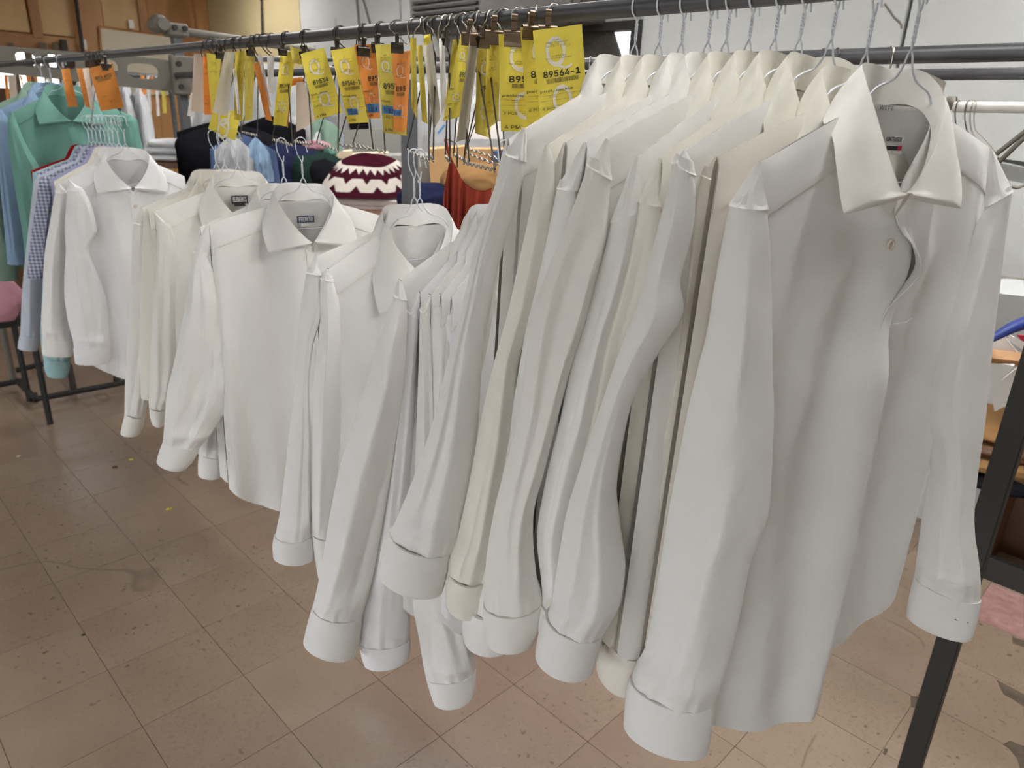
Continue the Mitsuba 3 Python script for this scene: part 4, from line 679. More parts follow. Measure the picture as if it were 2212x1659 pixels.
TK = [
 dict(corners=[(1151, 67), (1257, 52), (1270, 262), (1169, 277)], color=YT, label='yellow ticket 89564-1 for 9 PCS, nearest ticket on the rail', number='89564-1', who='post,Jackie', pcs='9 PCS', off=.022, seed=1, bow=.003),
 dict(corners=[(1124, 60), (1222, 58), (1240, 268), (1139, 280)], color=YT, label='yellow ticket for 8 PCS, second from the right and half covered', number='89563', who='paind,', pcs='8 PCS', hour='9 AM', off=.012, seed=2, bow=.003, ns=.16, nw=.62),
 dict(corners=[(1077, 74), (1176, 72), (1188, 285), (1082, 283)], color=YT, label='yellow ticket for 7 PCS with 4 PM at its foot', number='89562', who='paskowitz,', pcs='7 PCS', hour='4 PM', off=.004, seed=3, bow=.003, ns=.2, nw=.66),
 dict(corners=[(1030, 104), (1076, 100), (1058, 298), (1026, 288)], color='paper_yellow_dull', label='curled yellow ticket with a ragged foot, fourth from the right', number='8955', off=.014, seed=4, bow=-.008, curl=-.012, ns=.25, nw=.6),
 dict(corners=[(1052, 96), (1082, 98), (1076, 262), (1046, 284)], color='paper_yellow_dull', label='yellow ticket hanging behind the curled one', off=.0, seed=5, curl=.01, qm=False),
 dict(corners=[(1019, 50), (1037, 80), (1008, 300), (986, 306)], color='paper_back', label='whitish ticket back twisted beside the bronze clip', off=.02, seed=6, curl=.02, qm=False, lines=False, fine=False),
 dict(corners=[(995, 73), (1021, 84), (994, 252), (957, 262)], color=YT, label='bright yellow ticket leaning left of the white ticket back', number='895', who='Kapo', pcs='PCS', hour='4 M', off=.012, seed=7, bow=.01, curl=-.006, ns=.5, nw=.45),
 dict(corners=[(978, 86), (996, 84), (972, 230), (962, 225)], color='paper_yellow_dull', label='folded yellow strip behind the leaning ticket', off=-.004, seed=8, qm=False, lines=False, fine=False),
 dict(corners=[(886, 82), (899, 82), (901, 258), (889, 232)], color='paper_yellow_dull', label='narrow yellow ticket seen edge on right of the grey post', off=.006, seed=9, qm=False, lines=False, fine=False),
 dict(corners=[(900, 98), (912, 98), (924, 268), (912, 262)], color='paper_yellow_dull', label='narrow yellow ticket in the edge-on bundle, second from the left', off=.008, seed=10, qm=False, lines=False, fine=False),
 dict(corners=[(914, 100), (934, 90), (952, 252), (936, 284)], color='paper_back', label='cream ticket back in the edge-on bundle', off=.014, seed=11, curl=.008, qm=False, lines=False, fine=False),
 dict(corners=[(916, 76), (930, 74), (932, 92), (915, 100)], color=YT, label='bright yellow folded ticket corner above the cream ticket back', off=.016, seed=12, qm=False, lines=False, fine=False),
 dict(corners=[(948, 83), (960, 83), (966, 240), (954, 262)], color='paper_white', label='white paper strip at the right of the edge-on bundle', off=.004, seed=13, qm=False, lines=False, fine=False),
 dict(corners=[(847, 116), (888, 108), (878, 286), (850, 282)], color='paper_orange', label='orange ticket with a folded corner, left of the grey post', number='895', off=.004, seed=14, tape=(.72, .80, .02, .55, 'R-CHG'), ns=.2, nw=.6, curl=-.008),
 dict(corners=[(810, 97), (849, 95), (879, 293), (829, 287)], color='paper_yellow_dull', label='narrow yellow ticket with blue tape, right of the orange one', number='8953', who='dejong', pcs='1 PCS', hour='4 PM', off=.014, seed=15, tape=(.68, .77, .05, .75, 'T-B 58'), ns=.22, nw=.7),
 dict(corners=[(765, 97), (812, 95), (821, 255), (796, 256)], color='paper_orange', label='orange ticket in the middle with blue tape at its foot', number='895', who='ortega A', pcs='1 PCS', hour='4 PM', off=.006, seed=16, tape=(.80, .92, .05, .95, '7 BLK'), ns=.42, nw=.56),
 dict(corners=[(714, 109), (766, 101), (796, 264), (752, 267)], color=YT, label='yellow ticket 89546-1 with blue tape', number='89546-1', who='Morgan,Amy', pcs='1 PCS', hour='4 PM', off=.010, seed=17, tape=(.80, .885, .10, .58, 'T BLNK'), ns=.16, nw=.8),
 dict(corners=[(649, 117), (700, 103), (740, 243), (681, 259)], color=YT, label='yellow ticket 89534 hanging askew', number='89534', who='Dark,James', pcs='1 PCS', hour='4 PM', off=.012, seed=18, ns=.22, nw=.6),
 dict(corners=[(606, 117), (639, 109), (619, 273), (590, 269)], color=YT, label='twisted yellow ticket left of the ticket 89534', number='89529-1', pcs='1 PCS', off=.012, seed=19, bow=.012, curl=.01, ns=.16, nw=.72),
 dict(corners=[(626, 100), (655, 108), (652, 140), (632, 135)], color='paper_yellow_dull', label='folded yellow ticket top behind the twisted ticket', off=-.002, seed=20, qm=False, lines=False, fine=False),
 dict(corners=[(628, 170), (652, 166), (660, 178), (622, 188)], color='paper_orange', label='orange ticket corner folded over behind the twisted ticket', off=-.006, seed=21, qm=False, lines=False, fine=False),
 dict(corners=[(616, 184), (630, 180), (622, 276), (617, 270)], color='paper_orange_deep', label='orange ticket edge beside the twisted ticket', off=.0, seed=22, qm=False, lines=False, fine=False),
 dict(corners=[(640, 178), (656, 176), (682, 262), (640, 285)], color='paper_pale', label='pale pink ticket back behind the ticket 89534', off=-.01, seed=23, qm=False, lines=False, fine=False),
 dict(corners=[(547, 138), (560, 132), (588, 262), (574, 258)], color='paper_orange_deep', label='brown-orange ticket strip leaning right of the left bundle', off=.0, seed=24, qm=False, lines=False, fine=False),
 dict(corners=[(556, 120), (566, 120), (586, 232), (574, 226)], color='paper_white', label='white paper strip beside the brown-orange strip', off=-.006, seed=25, qm=False, lines=False, fine=False),
 dict(corners=[(577, 122), (592, 120), (590, 205), (580, 200)], color='paper_white', label='white paper strip left of the twisted ticket', off=-.004, seed=26, qm=False, lines=False, fine=False),
 dict(corners=[(419, 116), (440, 116), (442, 243), (413, 241)], color='paper_pale', label='pale paper strip at the left end of the left bundle', off=.004, seed=27, qm=False, lines=False, fine=False),
 dict(corners=[(412, 200), (424, 200), (420, 252), (404, 250)], color='paper_white', label='white paper strip under the pale one, left bundle', off=.0, seed=28, qm=False, lines=False, fine=False),
 dict(corners=[(438, 120), (452, 126), (462, 247), (441, 248)], color='paper_orange', label='orange ticket in the left bundle', off=.008, seed=29, qm=False, pcs='1 PCS', curl=.004),
 dict(corners=[(446, 114), (478, 120), (468, 246), (456, 244)], color=YT, label='yellow ticket in the left bundle beside the orange one', off=.012, seed=30, qm=False, curl=-.01),
 dict(corners=[(486, 112), (508, 113), (490, 250), (459, 243)], color='paper_back', label='large cream ticket back in the left bundle', off=.026, seed=31, curl=.012, qm=False, lines=False, fine=False),
 dict(corners=[(460, 240), (521, 238), (508, 304), (450, 278)], color=YT, label='lower end of a yellow ticket sticking out under the left bundle', off=.014, seed=32, qm=True, lines=False, fine=False, hour='7 PM'),
 dict(corners=[(508, 112), (528, 110), (524, 262), (506, 258)], color='paper_yellow_dull', label='dull yellow ticket right of the cream back, left bundle', off=.010, seed=33, curl=.008, qm=False),
 dict(corners=[(503, 150), (510, 150), (520, 246), (513, 246)], color='paper_white', label='thin white strip in the left bundle', off=.02, seed=34, qm=False, lines=False, fine=False),
 dict(corners=[(528, 106), (552, 101), (545, 258), (528, 262)], color='paper_yellow_dull', label='yellow ticket at the right of the left bundle', off=.012, seed=35, curl=-.008, qm=False),
 dict(corners=[(132, 150), (150, 147), (168, 231), (147, 231)], color='paper_orange_deep', label='narrow orange ticket over the green shirt, left of three', off=.02, seed=36, qm=False, bow=.01, group='orange tickets at the far end of the rail'),
 dict(corners=[(165, 148), (180, 147), (198, 234), (184, 230)], color='paper_orange_deep', label='orange ticket over the green shirt, middle of three', off=.02, seed=37, qm=False, group='orange tickets at the far end of the rail'),
 dict(corners=[(178, 148), (192, 146), (204, 238), (196, 238)], color='paper_pale', label='pale ticket back between the far orange tickets', off=.024, seed=38, qm=False, lines=False, fine=False, group='orange tickets at the far end of the rail'),
 dict(corners=[(192, 148), (242, 134), (268, 232), (218, 240)], color='paper_orange_deep', label='wide orange ticket over the green shirt, right of three', number='855 852', off=.03, seed=39, qm=False, group='orange tickets at the far end of the rail', nb=.22, nw=.7),
]
for d_ in TK: ticket(**d_)
# wavy wire frames: two dark wires spreading from the rail to a notched bar that carries several hangers
def wave_frame(u, b0, b1, label, n=7, mat='wire_dark'):
    k = name('notched_hanger_bar'); y = rail_y(u); zb = RZ-.198
    P, Q = atZ(*b0, zb), atZ(*b1, zb); top = np.array([RX-.004, y, RZ-.045])
    a = np.linspace(-.5, np.pi, 18); R = .0128
    hook = [[RX+R*math.cos(t), y, RZ+R*math.sin(t)] for t in a]+[[RX-R, y, RZ-.012], top.tolist()]
    ms = [tube(bez(hook, 34), .0013, 6), tube([top, P], .0013, 6), tube([top, Q], .0013, 6)]
    put(k+'__frame', cat(*ms), mat, True)
    t = np.linspace(0, 1, n*8+1); W = P+(Q-P)*t[:, None]+UP*(.0042*(1-np.cos(t*n*2*np.pi))/2)[:, None]-UP*.003
    put(k+'__bar', tube(W, .0014, 6), 'wire_steel', True); tag(k, label, 'hanger bar', 'notched wire bars hung from the near rail')
princ('wire_steel', (.32, .30, .265), .3, .9)
for u, b0, b1, lb in [(1060, (1005, 328), (1084, 359), 'notched wire bar in front, beside the nearest sleeve'), (1087, (1008, 319), (1090, 346), 'notched wire bar behind the front one'), (1034, (1002, 350), (1070, 366), 'lowest notched wire bar beside the nearest sleeve'), (1001, (980, 332), (1014, 350), 'short-looking notched wire bar above the red top'), (976, (962, 336), (972, 348), 'notched wire bar seen end on near the red top'),
                      (930, (878, 322), (927, 346), 'notched wire bar carrying the two paired white hangers'), (945, (926, 330), (936, 345), 'notched wire bar seen end on right of the grey post'), (824, (762, 310), (832, 328), 'notched wire bar under the tickets with blue tape'), (787, (730, 312), (806, 322), 'long notched wire bar under the orange ticket'), (736, (684, 306), (730, 325), 'notched wire bar under the ticket 89546-1'), (665, (634, 304), (674, 311), 'notched wire bar under the ticket 89534'),
                      (621, (588, 300), (632, 313), 'notched wire bar carrying the navy-label shirt'), (559, (520, 284), (556, 292), 'notched wire bar right of the left bundle'), (515, (462, 284), (522, 297), 'notched wire bar carrying the cream shirts'), (206, (196, 270), (270, 262), 'notched wire bar over the far low bunch')]:
    wave_frame(u, b0, b1, lb)
# neck labels, ink spots and lettering on the shirts
def patch(key, part, N, th, uv0, uv1, off, mat, txt=None, tmat='label_grey', lab=None, tscale=.62):
    t = math.radians(th); ux = np.array([math.cos(t), -math.sin(t), 0]); fr = np.array([-math.sin(t), -math.cos(t), 0]); p0 = N+fr*off
    A, B = onp(*uv0, p0, fr), onp(*uv1, p0, fr); w, h = (B-A)@ux, A[2]-B[2]; o = A-UP*h
    put(key+'__'+part, move(box([0, 0, 0], [w, h, .0008]), frame(o, ux, UP, fr)), mat)
    if lab: tag(key+'__'+part, lab)
    if txt:
        v, f = text2d(txt, True); k = w*.8/v[:, 0].max(); k2 = h*tscale
        P = o+ux*(v[:, :1]*k+w*.1)+UP*(v[:, 1:]*k2+h*(1-tscale)/2)+fr*.0013; put(key+'__'+part+'__lettering', (P, f), tmat)
SK = {l[5]: l for l in LOW}
def low(frag): return next((l[7], l[8], l[9]) for l in LOW if frag in l[5])
k_, N_, t_ = low('navy neck'); patch(k_, 'neck_label', N_, t_, (641, 467), (679, 480), -.008, 'label_navy', 'PRONTO', lab='small navy neck label'); patch(k_, 'size_label', N_, t_, (650, 483), (673, 488), -.008, 'label_grey')
k_, N_, t_ = low('black neck'); patch(k_, 'neck_label', N_, t_, (499, 423), (536, 439), -.008, 'label_black', 'ELEMENTS', lab='black neck label'); patch(k_, 'size_label', N_, t_, (506, 440), (530, 445), -.008, 'label_black')
k_, N_, t_ = low('cream neck'); patch(k_, 'neck_label', N_, t_, (894, 525), (943, 541), -.008, 'label_cream', lab='cream neck label')
N_, t_, o_, G_ = S0
patch('dress_shirt', 'neck_label', N_, t_, (1910, 293), (1949, 309), -.008, 'label_grey', 'UNTUSIX', 'label_black', 'grey woven neck label'); patch('dress_shirt', 'size_label', N_, t_, (1916, 315), (1940, 325), -.008, 'label_black'); patch('dress_shirt', 'size_tab', N_, t_, (1938, 315), (1945, 325), -.0079, 'label_red'); patch('dress_shirt', 'care_label', N_, t_, (1928, 326), (1945, 334), -.008, 'label_grey')

def lettering(key, part, N, th, u0, u1, v1, hpx, off, txt, mat):
    t = math.radians(th); ux = np.array([math.cos(t), -math.sin(t), 0]); fr = np.array([-math.sin(t), -math.cos(t), 0]); p0 = N+fr*off
    A, B, D = onp(u0, v1, p0, fr), onp(u1, v1, p0, fr), onp(u0, v1-hpx, p0, fr); v, f = text2d(txt); w = (B-A)@ux; h = D[2]-A[2]
    put(key+'__'+part, (A+ux*(v[:, :1]*w/v[:, 0].max())+UP*(v[:, 1:]*h)+fr*.0012, f), mat)
lettering('dress_shirt', 'ink_name', N_, t_, 1897, 1927, 236, 9, -.0145, 'WITZ', 'ink_black')
# dark hanger hooks left on the back rail
for i, u in enumerate([1276, 1353, 1388, 1404, 1652, 1776, 1806, 1921]):
    p = atX(u, 125, PX-.045); y = p[1]; z = 1.838; R = .0172; a = np.linspace(-.9, np.pi, 16); k = name('rail_hook')
    put(k, tube(bez([[PX-.045+R*math.cos(t), y+.012*math.cos(t), z+R*math.sin(t)] for t in a]+[[PX-.045-R, y-.012, z-.012], [PX-.05, y-.004, z-.05]], 30), .0017, 6), 'wire_zinc' if i in (0, 4, 7) else 'wire_dark', True)
    tag(k, ['hook at the left end of the back rail beside the mesh window', 'hook second from the left on the back rail', 'dark hook third from the left on the back rail', 'dark hook fourth from the left on the back rail', 'light hook on the back rail above the middle white collars', 'dark hook on the back rail right of the middle', 'dark hook second from the right on the back rail', 'light hook at the right on the back rail beside the nearest hanger'][i], 'hook', 'hooks on the back rail')
# ------------------------------------------------------------------ behind the rail: window, racks, folded clothes, shelves
# window with wire mesh in the right wall
wk = 'window_5'; fr_ = .045
put(wk, cat(box([WX-.03, wy0-.02, wz0], [WX+.06, wy0+fr_, wz1]), box([WX-.03, wy1-fr_, wz0], [WX+.06, wy1+.02, wz1]), box([WX-.03, wy0+fr_, wz1-fr_], [WX+.06, wy1-fr_, wz1]), box([WX-.03, wy0+fr_, wz0], [WX+.06, wy1-fr_, wz0+fr_])), 'iron_black')
tag(wk, 'small dark framed window covered with wire mesh', kind='structure')
def mesh_sheet(y0, y1, z0, z1, x, step, r):
    ms = []
    for k in np.arange(y0-(z1-z0), y1, step):
        for sg in (1, -1):
            a = np.array([k, z0]) if sg > 0 else np.array([k, z1]); b = a+np.array([(z1-z0)*.55, sg*(z1-z0)])
            t = [(y0-a[0])/(b[0]-a[0]), (y1-a[0])/(b[0]-a[0])]; lo, hi = max(0, min(t)), min(1, max(t))
            if hi > lo: p, q = a+(b-a)*lo, a+(b-a)*hi; ms.append(tube([[x, *p], [x, *q]], r, 3, False))
    return cat(*ms)
dk = name('wall_unit'); ya, yb_ = atX(1250, 30, WX-.25)[1], atX(884, 40, WX-.25)[1]; zu = atX(1050, 58, WX-.25)[2]
princ('unit_grey', proc(lambda p, n, uv: mix((.075, .07, .066), (.15, .135, .125), fbm(p.x*9, p.y*5, p.z*5, 3))), .6)
put(wk+'__wire_mesh', mesh_sheet(wy0+fr_, wy1-fr_, wz0+fr_, wz1-fr_, WX-.012, .020, .0022), 'wire_dark', True); tag(wk+'__wire_mesh', 'dark woven wire mesh', kind='stuff')
pxs = [atX(u, v, WX+.03)[1:] for u, v in [(1248, 36), (1318, 36), (1346, 132), (1346, 138), (1248, 139)]]
put(wk+'__shutter', move(extr(Polygon(pxs).buffer(0), .012), np.array([[0, 0, 1, WX+.02], [1, 0, 0, 0], [0, 1, 0, 0], [0, 0, 0, 1.]])), 'unit_grey'); tag(wk+'__shutter', 'dark board behind the mesh')
put(dk+'__body', box([WX-.25, ya, zu], [WX-.013, yb_, CZ-.002], .01), 'unit_grey')
put(dk+'__panel', box([WX-.262, ya+.05, zu+.03], [WX-.2501, (ya+yb_)/2-.02, CZ-.02], .003), 'unit_grey'); put(dk+'__grille', cat(*[box([WX-.27, (ya+yb_)/2+.06, zu+.06+.035*k], [WX-.2501, yb_-.06, zu+.075+.035*k]) for k in range(4)]), 'iron_black')
tag(dk, 'dark grey wall-mounted cooling unit at the top behind the rail', 'wall unit')
# far rack with garments in clear plastic, hung across the aisle
pipe('hanging_rail', bez([[.95, 4.95, 1.853], [1.5, 4.95, 1.853], [1.78, 4.95, 1.852], [1.86, 4.95, 1.835], [1.89, 4.95, 1.76], [1.89, 4.95, .02]], 60), .015, 'dark far rail with a bent end behind the bracket')
scene['plastic_film'] = two({'type': 'principled', 'base_color': rgb((.55, .56, .59)), 'roughness': .22, 'specular': .7})
princ('plastic_grey', (.33, .335, .35), .25); princ('plastic_white', (.62, .63, .65), .25)
def garment(key, top, ax, w, L, th, mat, label, cat_='garment', group=None, seed=0, taper=.35, sh=.1, m=26, n=40, folds=9, hook=None):
    """a hanging garment or garment bag: shoulders at the top, cloth falling in folds; ax: horizontal direction of its shoulders"""
    ax = nrm(np.array([ax[0], ax[1], 0.])); nn = np.array([-ax[1], ax[0], 0]); q = np.linspace(-1, 1, n); d = np.linspace(0, 1, m)[:, None]**1.3
    V = []
    for sg in (1, -1):
        u = q[None]*w/2*(1+.10*d+.03*2*fb(q[None]*2+seed, d*3, sg*1.+seed)); z0 = -sh*np.abs(q[None])**1.3
        z = z0+(-L*(1+.02*np.sin(q[None]*9+seed))-z0)*d
        t = th/2*(1-np.abs(q[None])**6)**.5*(1-np.exp(-(d*L)/.08))*(1+.35*np.sin(q[None]*folds+seed*2+d*1.5)+.5*2*fb(q[None]*5+seed, d*4, sg*3.))
        V.append(top+ax*u[..., None]+nn*(sg*t)[..., None]+UP*z[..., None])
    put(key, grid(np.concatenate([V[0], V[1][:, ::-1]], 1), True), mat, True)
    if label: tag(key, label, cat_, group)
PL = 'bagged garments on the far rack'
for i, (x, mat, lb) in enumerate([(1.70, 'plastic_film', 'clear plastic garment bag at the bent end of the far rail'), (1.62, 'plastic_white', 'white bagged garment second from the bent end'), (1.54, 'plastic_grey', 'grey bagged garment third from the bent end'), (1.46, 'plastic_film', 'clear bagged garment in the middle of the far rack'), (1.38, 'plastic_white', 'white bagged garment next to the green shirt'), (1.30, 'plastic_grey', 'grey bagged garment behind the orange tickets'), (1.22, 'plastic_film', 'bagged garment just right of the green shirt collar')]):
    k = name('garment_bag'); garment(k, np.array([x, 4.95, 1.825]), (.35, 1), .42, .98, .075, mat, lb, 'garment bag', PL, i+3)
for i, (u0, v0, u1, v1, c_) in enumerate([(303, 182, 312, 205, 'paper_orange'), (325, 182, 331, 200, 'paper_orange'), (348, 181, 356, 245, 'paper_yellow_dull'), (316, 178, 323, 240, 'paper_white'), (335, 180, 341, 250, 'paper_white')]):
    k = name('ticket'); xr = atY(u0, v0, 4.93)[0]; vt = proj([xr, 4.93, 1.852])[1]; fn, W, H = sheet([(u0, vt), (u1, vt), (u1+4, v1), (u0+4, v1)], bow=.0, X=xr+.012); put(k, sheet_mesh(fn), c_, 60); tag(k, f"{['orange', 'small orange', 'yellow', 'white', 'long white'][i]} ticket on the bagged garments of the far rack", 'ticket', 'tickets on the far rack')
# far left row of garments under bright windows
for i, (x, y, mat, lb, L) in enumerate([(.10, 6.2, 'plastic_grey', 'grey garment at the far left behind the blue shirt', .8), (.24, 6.2, 'cloth_black', 'black garment at the far left behind the blue shirt', .8), (.38, 6.2, 'shirt_beige', 'beige garment at the far left behind the orange strip', .8), (.54, 6.2, 'plastic_grey', 'grey bagged garment at the far left, fourth', .85), (.68, 6.2, 'plastic_white', 'white bagged garment at the far left, fifth', .8), (.82, 6.2, 'cloth_grey', 'grey garment at the far left beside the window glow', .8), (.96, 6.2, 'plastic_grey', 'grey bagged garment behind the green shirt', .8), (-.06, 6.2, 'shirt_olive', 'sage garment at the far left edge of the back row', .8)]):
    k = name('garment_bag'); garment(k, np.array([x, y, 1.80]), (.3, 1), .40, L, .11, mat, lb, 'garment', 'garments in the far left row', i+20)
pipe('hanging_rail', [[-1.2, 6.2, 1.845], [1.15, 6.2, 1.845]], .015, 'far rail over the back row at the left edge')
for i, (u0, v0, u1, v1, c_) in enumerate([(8, 160, 16, 235, 'paper_orange'), (16, 165, 34, 232, 'paper_pale'), (42, 168, 47, 195, 'paper_orange'), (55, 158, 66, 195, 'paper_orange'), (72, 152, 80, 190, 'paper_orange')]):
    k = name('ticket'); xr = atY(u0, v0, 6.18)[0]; vt = proj([xr, 6.18, 1.842])[1]; fn, W, H = sheet([(u0, vt), (u1, vt), (u1+6, v1), (u0+8, v1)], bow=.0, X=xr+.012); put(k, sheet_mesh(fn), c_, 60); tag(k, f"{['orange edge', 'pale', 'small orange', 'orange', 'thin orange'][i]} ticket among the garments at the far left", 'ticket', 'tickets at the far left')
# window slots in the far wall and the slats before them
princ('slat_brown', (.13, .095, .065), .6)
for i, u in enumerate([(20, 32), (52, 68), (86, 102), (117, 128)]):
    x0_, x1_ = atY(u[0], 115, WY-.08)[0], atY(u[1], 115, WY-.08)[0]; z1_ = atY(u[0], 92 if i != 1 else 103, WY-.08)[2]
    k = name('slat'); put(k, box([x0_, WY-.10, zs0-.3], [x1_, WY-.075, z1_], .003), 'slat_brown'); tag(k, ['brown upright slat at the left edge of the far window', 'brown upright slat second from the left before the far window', 'brown upright slat third from the left before the far window', 'brown upright slat at the right of the far window'][i], 'slat', 'slats before the far window')
k = name('slat'); put(k, box([atY(131, 110, WY-.08)[0], WY-.12, zs0-.3], [atY(145, 110, WY-.08)[0], WY-.08, atY(135, 86, WY-.08)[2]], .003), 'iron_black'); tag(k, 'black upright strip right of the slats on the far wall', 'strip')
rd = name('conduit'); put(rd, tube([atY(163, -6, WY-.1), atY(180, 118, WY-.1), atY(196, 230, WY-.1)], .016, 10), 'iron_black', True); tag(rd, 'black conduit running down the far wood wall', 'conduit')
# white board leaning on the far wall
bd = name('board'); P = [atY(u, v, WY-.075) for u, v in [(215, 58), (368, 78), (372, 205), (226, 205)]]
put(bd+'__face', grid(np.array([[P[0], P[1]], [P[3], P[2]]])), 'paper_back'); put(bd+'__edge', cat(*[tube([P[a], P[b]], .010, 5) for a, b in ((0, 1), (0, 3))]), 'wood_brown'); tag(bd, 'large off-white board standing before the far wood wall', 'board')
k = name('paper_scrap'); a_1, b_1 = atY(180, 85, WY-.056), atY(189, 108, WY-.056); put(k, box([a_1[0], WY-.058, b_1[2]], [b_1[0], WY-.049, a_1[2]]), 'paper_white'); tag(k, 'white paper scrap pinned to the far wood wall', 'paper')
for i, (u0, u1, v0, v1, c_, lb) in enumerate([(277, 290, 42, 62, 'paper_white', 'small pale notice on the far wood wall')]):
    a_1, b_1 = atY(u0, v0, WY-.06), atY(u1, v1, WY-.06); k = name('notice'); put(k, box([a_1[0], WY-.066, b_1[2]], [b_1[0], WY-.060, a_1[2]]), c_); tag(k, lb, 'notice')
# wires and cords hanging by the right wall
for i, (a, b, r, lb) in enumerate([((564, -6), (567, 80), .010, 'black conduit on the cream wall'), ((770, -6), (776, 60), .008, 'thin grey conduit on the white wall'), ((783, -6), (800, 55), .007, 'slanting thin conduit beside the grey one')]):
    k = name('conduit'); put(k, tube([atX(*a, WX-.03), atX(*b, WX-.03)], r, 8), 'iron_black' if i == 0 else 'bracket_grey', True); tag(k, lb, 'conduit')
k = name('wall_crack'); put(k, tube(bez([atX(u, v, WX-.013) for u, v in [(1911, 8), (1922, 24), (1932, 38), (1946, 52), (1948, 62)]], 16), .004, 5), 'bracket_grey', True); tag(k, 'small twig-like cable scrap on the white wall', 'cable')
# folding table with a heap of dark clothes behind the tickets
def heap(key, c, size, mat, label, cat_='garment', seed=0, amp=.16, yaw=0., n=46, flat=.75, group=None):
    s = trimesh.creation.icosphere(4); v = s.vertices.copy(); r = 1+amp*2*(meshkit.fbm(v*1.7+seed*5.1, 4)-.5)+.10*np.sin(v[:, 0]*7+seed+3*v[:, 1])*(1-v[:, 2]**2); v = v*r[:, None]
    v = np.sign(v)*np.abs(v)**.85; v[:, 2] = np.maximum(v[:, 2], -flat)
    cy, sy = math.cos(yaw), math.sin(yaw); v = v*np.array(size)/2; v = np.stack([v[:, 0]*cy-v[:, 1]*sy, v[:, 0]*sy+v[:, 1]*cy, v[:, 2]], 1)
    v[:, 2] += -v[:, 2].min(); put(key, (v+np.array(c), s.faces), mat, True); tag(key, label, cat_, group)
TD = 3.0; q0 = dep(800, 432, TD); TZ = q0[2]
tb = name('folding_table'); e1 = nrm(np.array([.70, -.71, 0])); e2 = nrm(np.array([.71, .70, 0])); to = dep(742, 434, TD+.02); to[2] = TZ
M_ = frame(to, e1, e2, UP)
princ('table_pink', (.60, .52, .50), .45)
put(tb+'__top', move(box([-.75, 0, -.03], [.62, .62, 0], .006), M_), 'table_pink')
put(tb+'__front_panel', move(box([.0, .0, -.30], [.60, .02, -.0301], .004), M_), 'table_pink')
for x, y in ((-.7, .05), (.57, .05), (-.7, .57), (.57, .57)): put(sub(tb, 'leg'), move(box([x-.02, y-.02, -TZ], [x+.02, y+.02, -.0301]), M_), 'post_grey')
tag(tb, 'pale pink laminate table behind the middle post', 'table')
H3 = lambda u, v, d=.0: (lambda p: np.array([p[0], p[1], TZ+d]))(dep(u, v, TD+.25))
heap(name('folded_garment'), H3(520, 430), (.50, .42, .30), 'cloth_black', 'black jacket heaped on the table behind the cream shirts', seed=1, yaw=-.8)
heap(name('folded_garment'), H3(600, 430), (.40, .36, .24), 'cloth_navy', 'navy garment heaped on the table behind the navy-label shirt', seed=2, yaw=-.8)
heap(name('folded_garment'), H3(660, 430), (.36, .30, .20), 'cloth_darkgreen', 'dark green garment on the table between the white hanger hooks', seed=3, yaw=-.8)
heap(name('folded_garment'), H3(708, 432), (.30, .30, .17), 'cloth_black', 'black knit garment with a white paper label on the table', seed=4, yaw=-.8)
pz = H3(668, 425)[2]
heap(name('folded_garment'), H3(672, 430)+[.1, .1, .17], (.12, .10, .05), 'cloth_pink', 'pink cloth on top of the dark green garment', seed=5); heap(name('folded_garment'), H3(698, 430)+[.1, .1, .15], (.07, .07, .04), 'shirt_green', 'small green cloth beside the pink one', seed=6)
lk = name('paper_label'); put(lk, sheet_mesh(sheet([(736, 352), (769, 364), (751, 378), (729, 361)], X=2.05)[0]), 'paper_white'); tag(lk, 'white paper label lying on the black knit garment', 'label')
# maroon sweater with a zigzag yoke
def zig_fn(p, n, uv):
    r = uv.y; a = dr.abs(uv.x*26-dr.floor(uv.x*26)-.5)*2; b2 = dr.abs(uv.x*13-dr.floor(uv.x*13)-.5)*2
    ring = smoothstep(.50, .505, r)*(1-smoothstep(.555, .56, r)); teeth = dr.select((r > .555) & (r < .67), smoothstep(-.08, .08, a-(r-.555)/.115), 0.)
    big = dr.select((r > .74) & (r < .93), smoothstep(-.08, .08, .55-dr.abs(b2-(r-.74)/.19)), 0.)
    return mix((.05, .009, .018), (.60, .55, .50), dr.clip(ring+teeth+big, 0, 1))
scene['sweater_knit'] = two({'type': 'diffuse', 'reflectance': proc(zig_fn)})
sw = name('sweater'); c_ = dep(797, 424, TD+.16); rr, aa = np.meshgrid(np.linspace(0, 1, 26), np.linspace(0, 2*np.pi, 61), indexing='ij')
zz = .135*np.clip(1-rr**2.2, 0, 1)+.012*np.sin(aa*3+1)*rr*(1-rr); wob = 1+.06*np.sin(aa*2+.5)+.04*np.sin(aa*5)
xy = np.stack([.225*rr*wob*np.cos(aa), .17*rr*wob*np.sin(aa)], -1); Pw = c_*np.array([1, 1, 0])+UP*(TZ+.002)+xy[..., :1]*nrm(np.array([.70, -.71, 0]))+xy[..., 1:]*nrm(np.array([.71, .70, 0]))*1.1+UP*(zz+np.maximum(.0, xy[..., 1]+.17)*.22)[..., None]
v, f = grid(Pw); put(sw, (v, f), 'sweater_knit', True, uv=np.stack([aa/(2*np.pi), rr], -1).reshape(-1, 2)); tag(sw, 'maroon knitted sweater with a white zigzag yoke lying on the table', 'sweater')
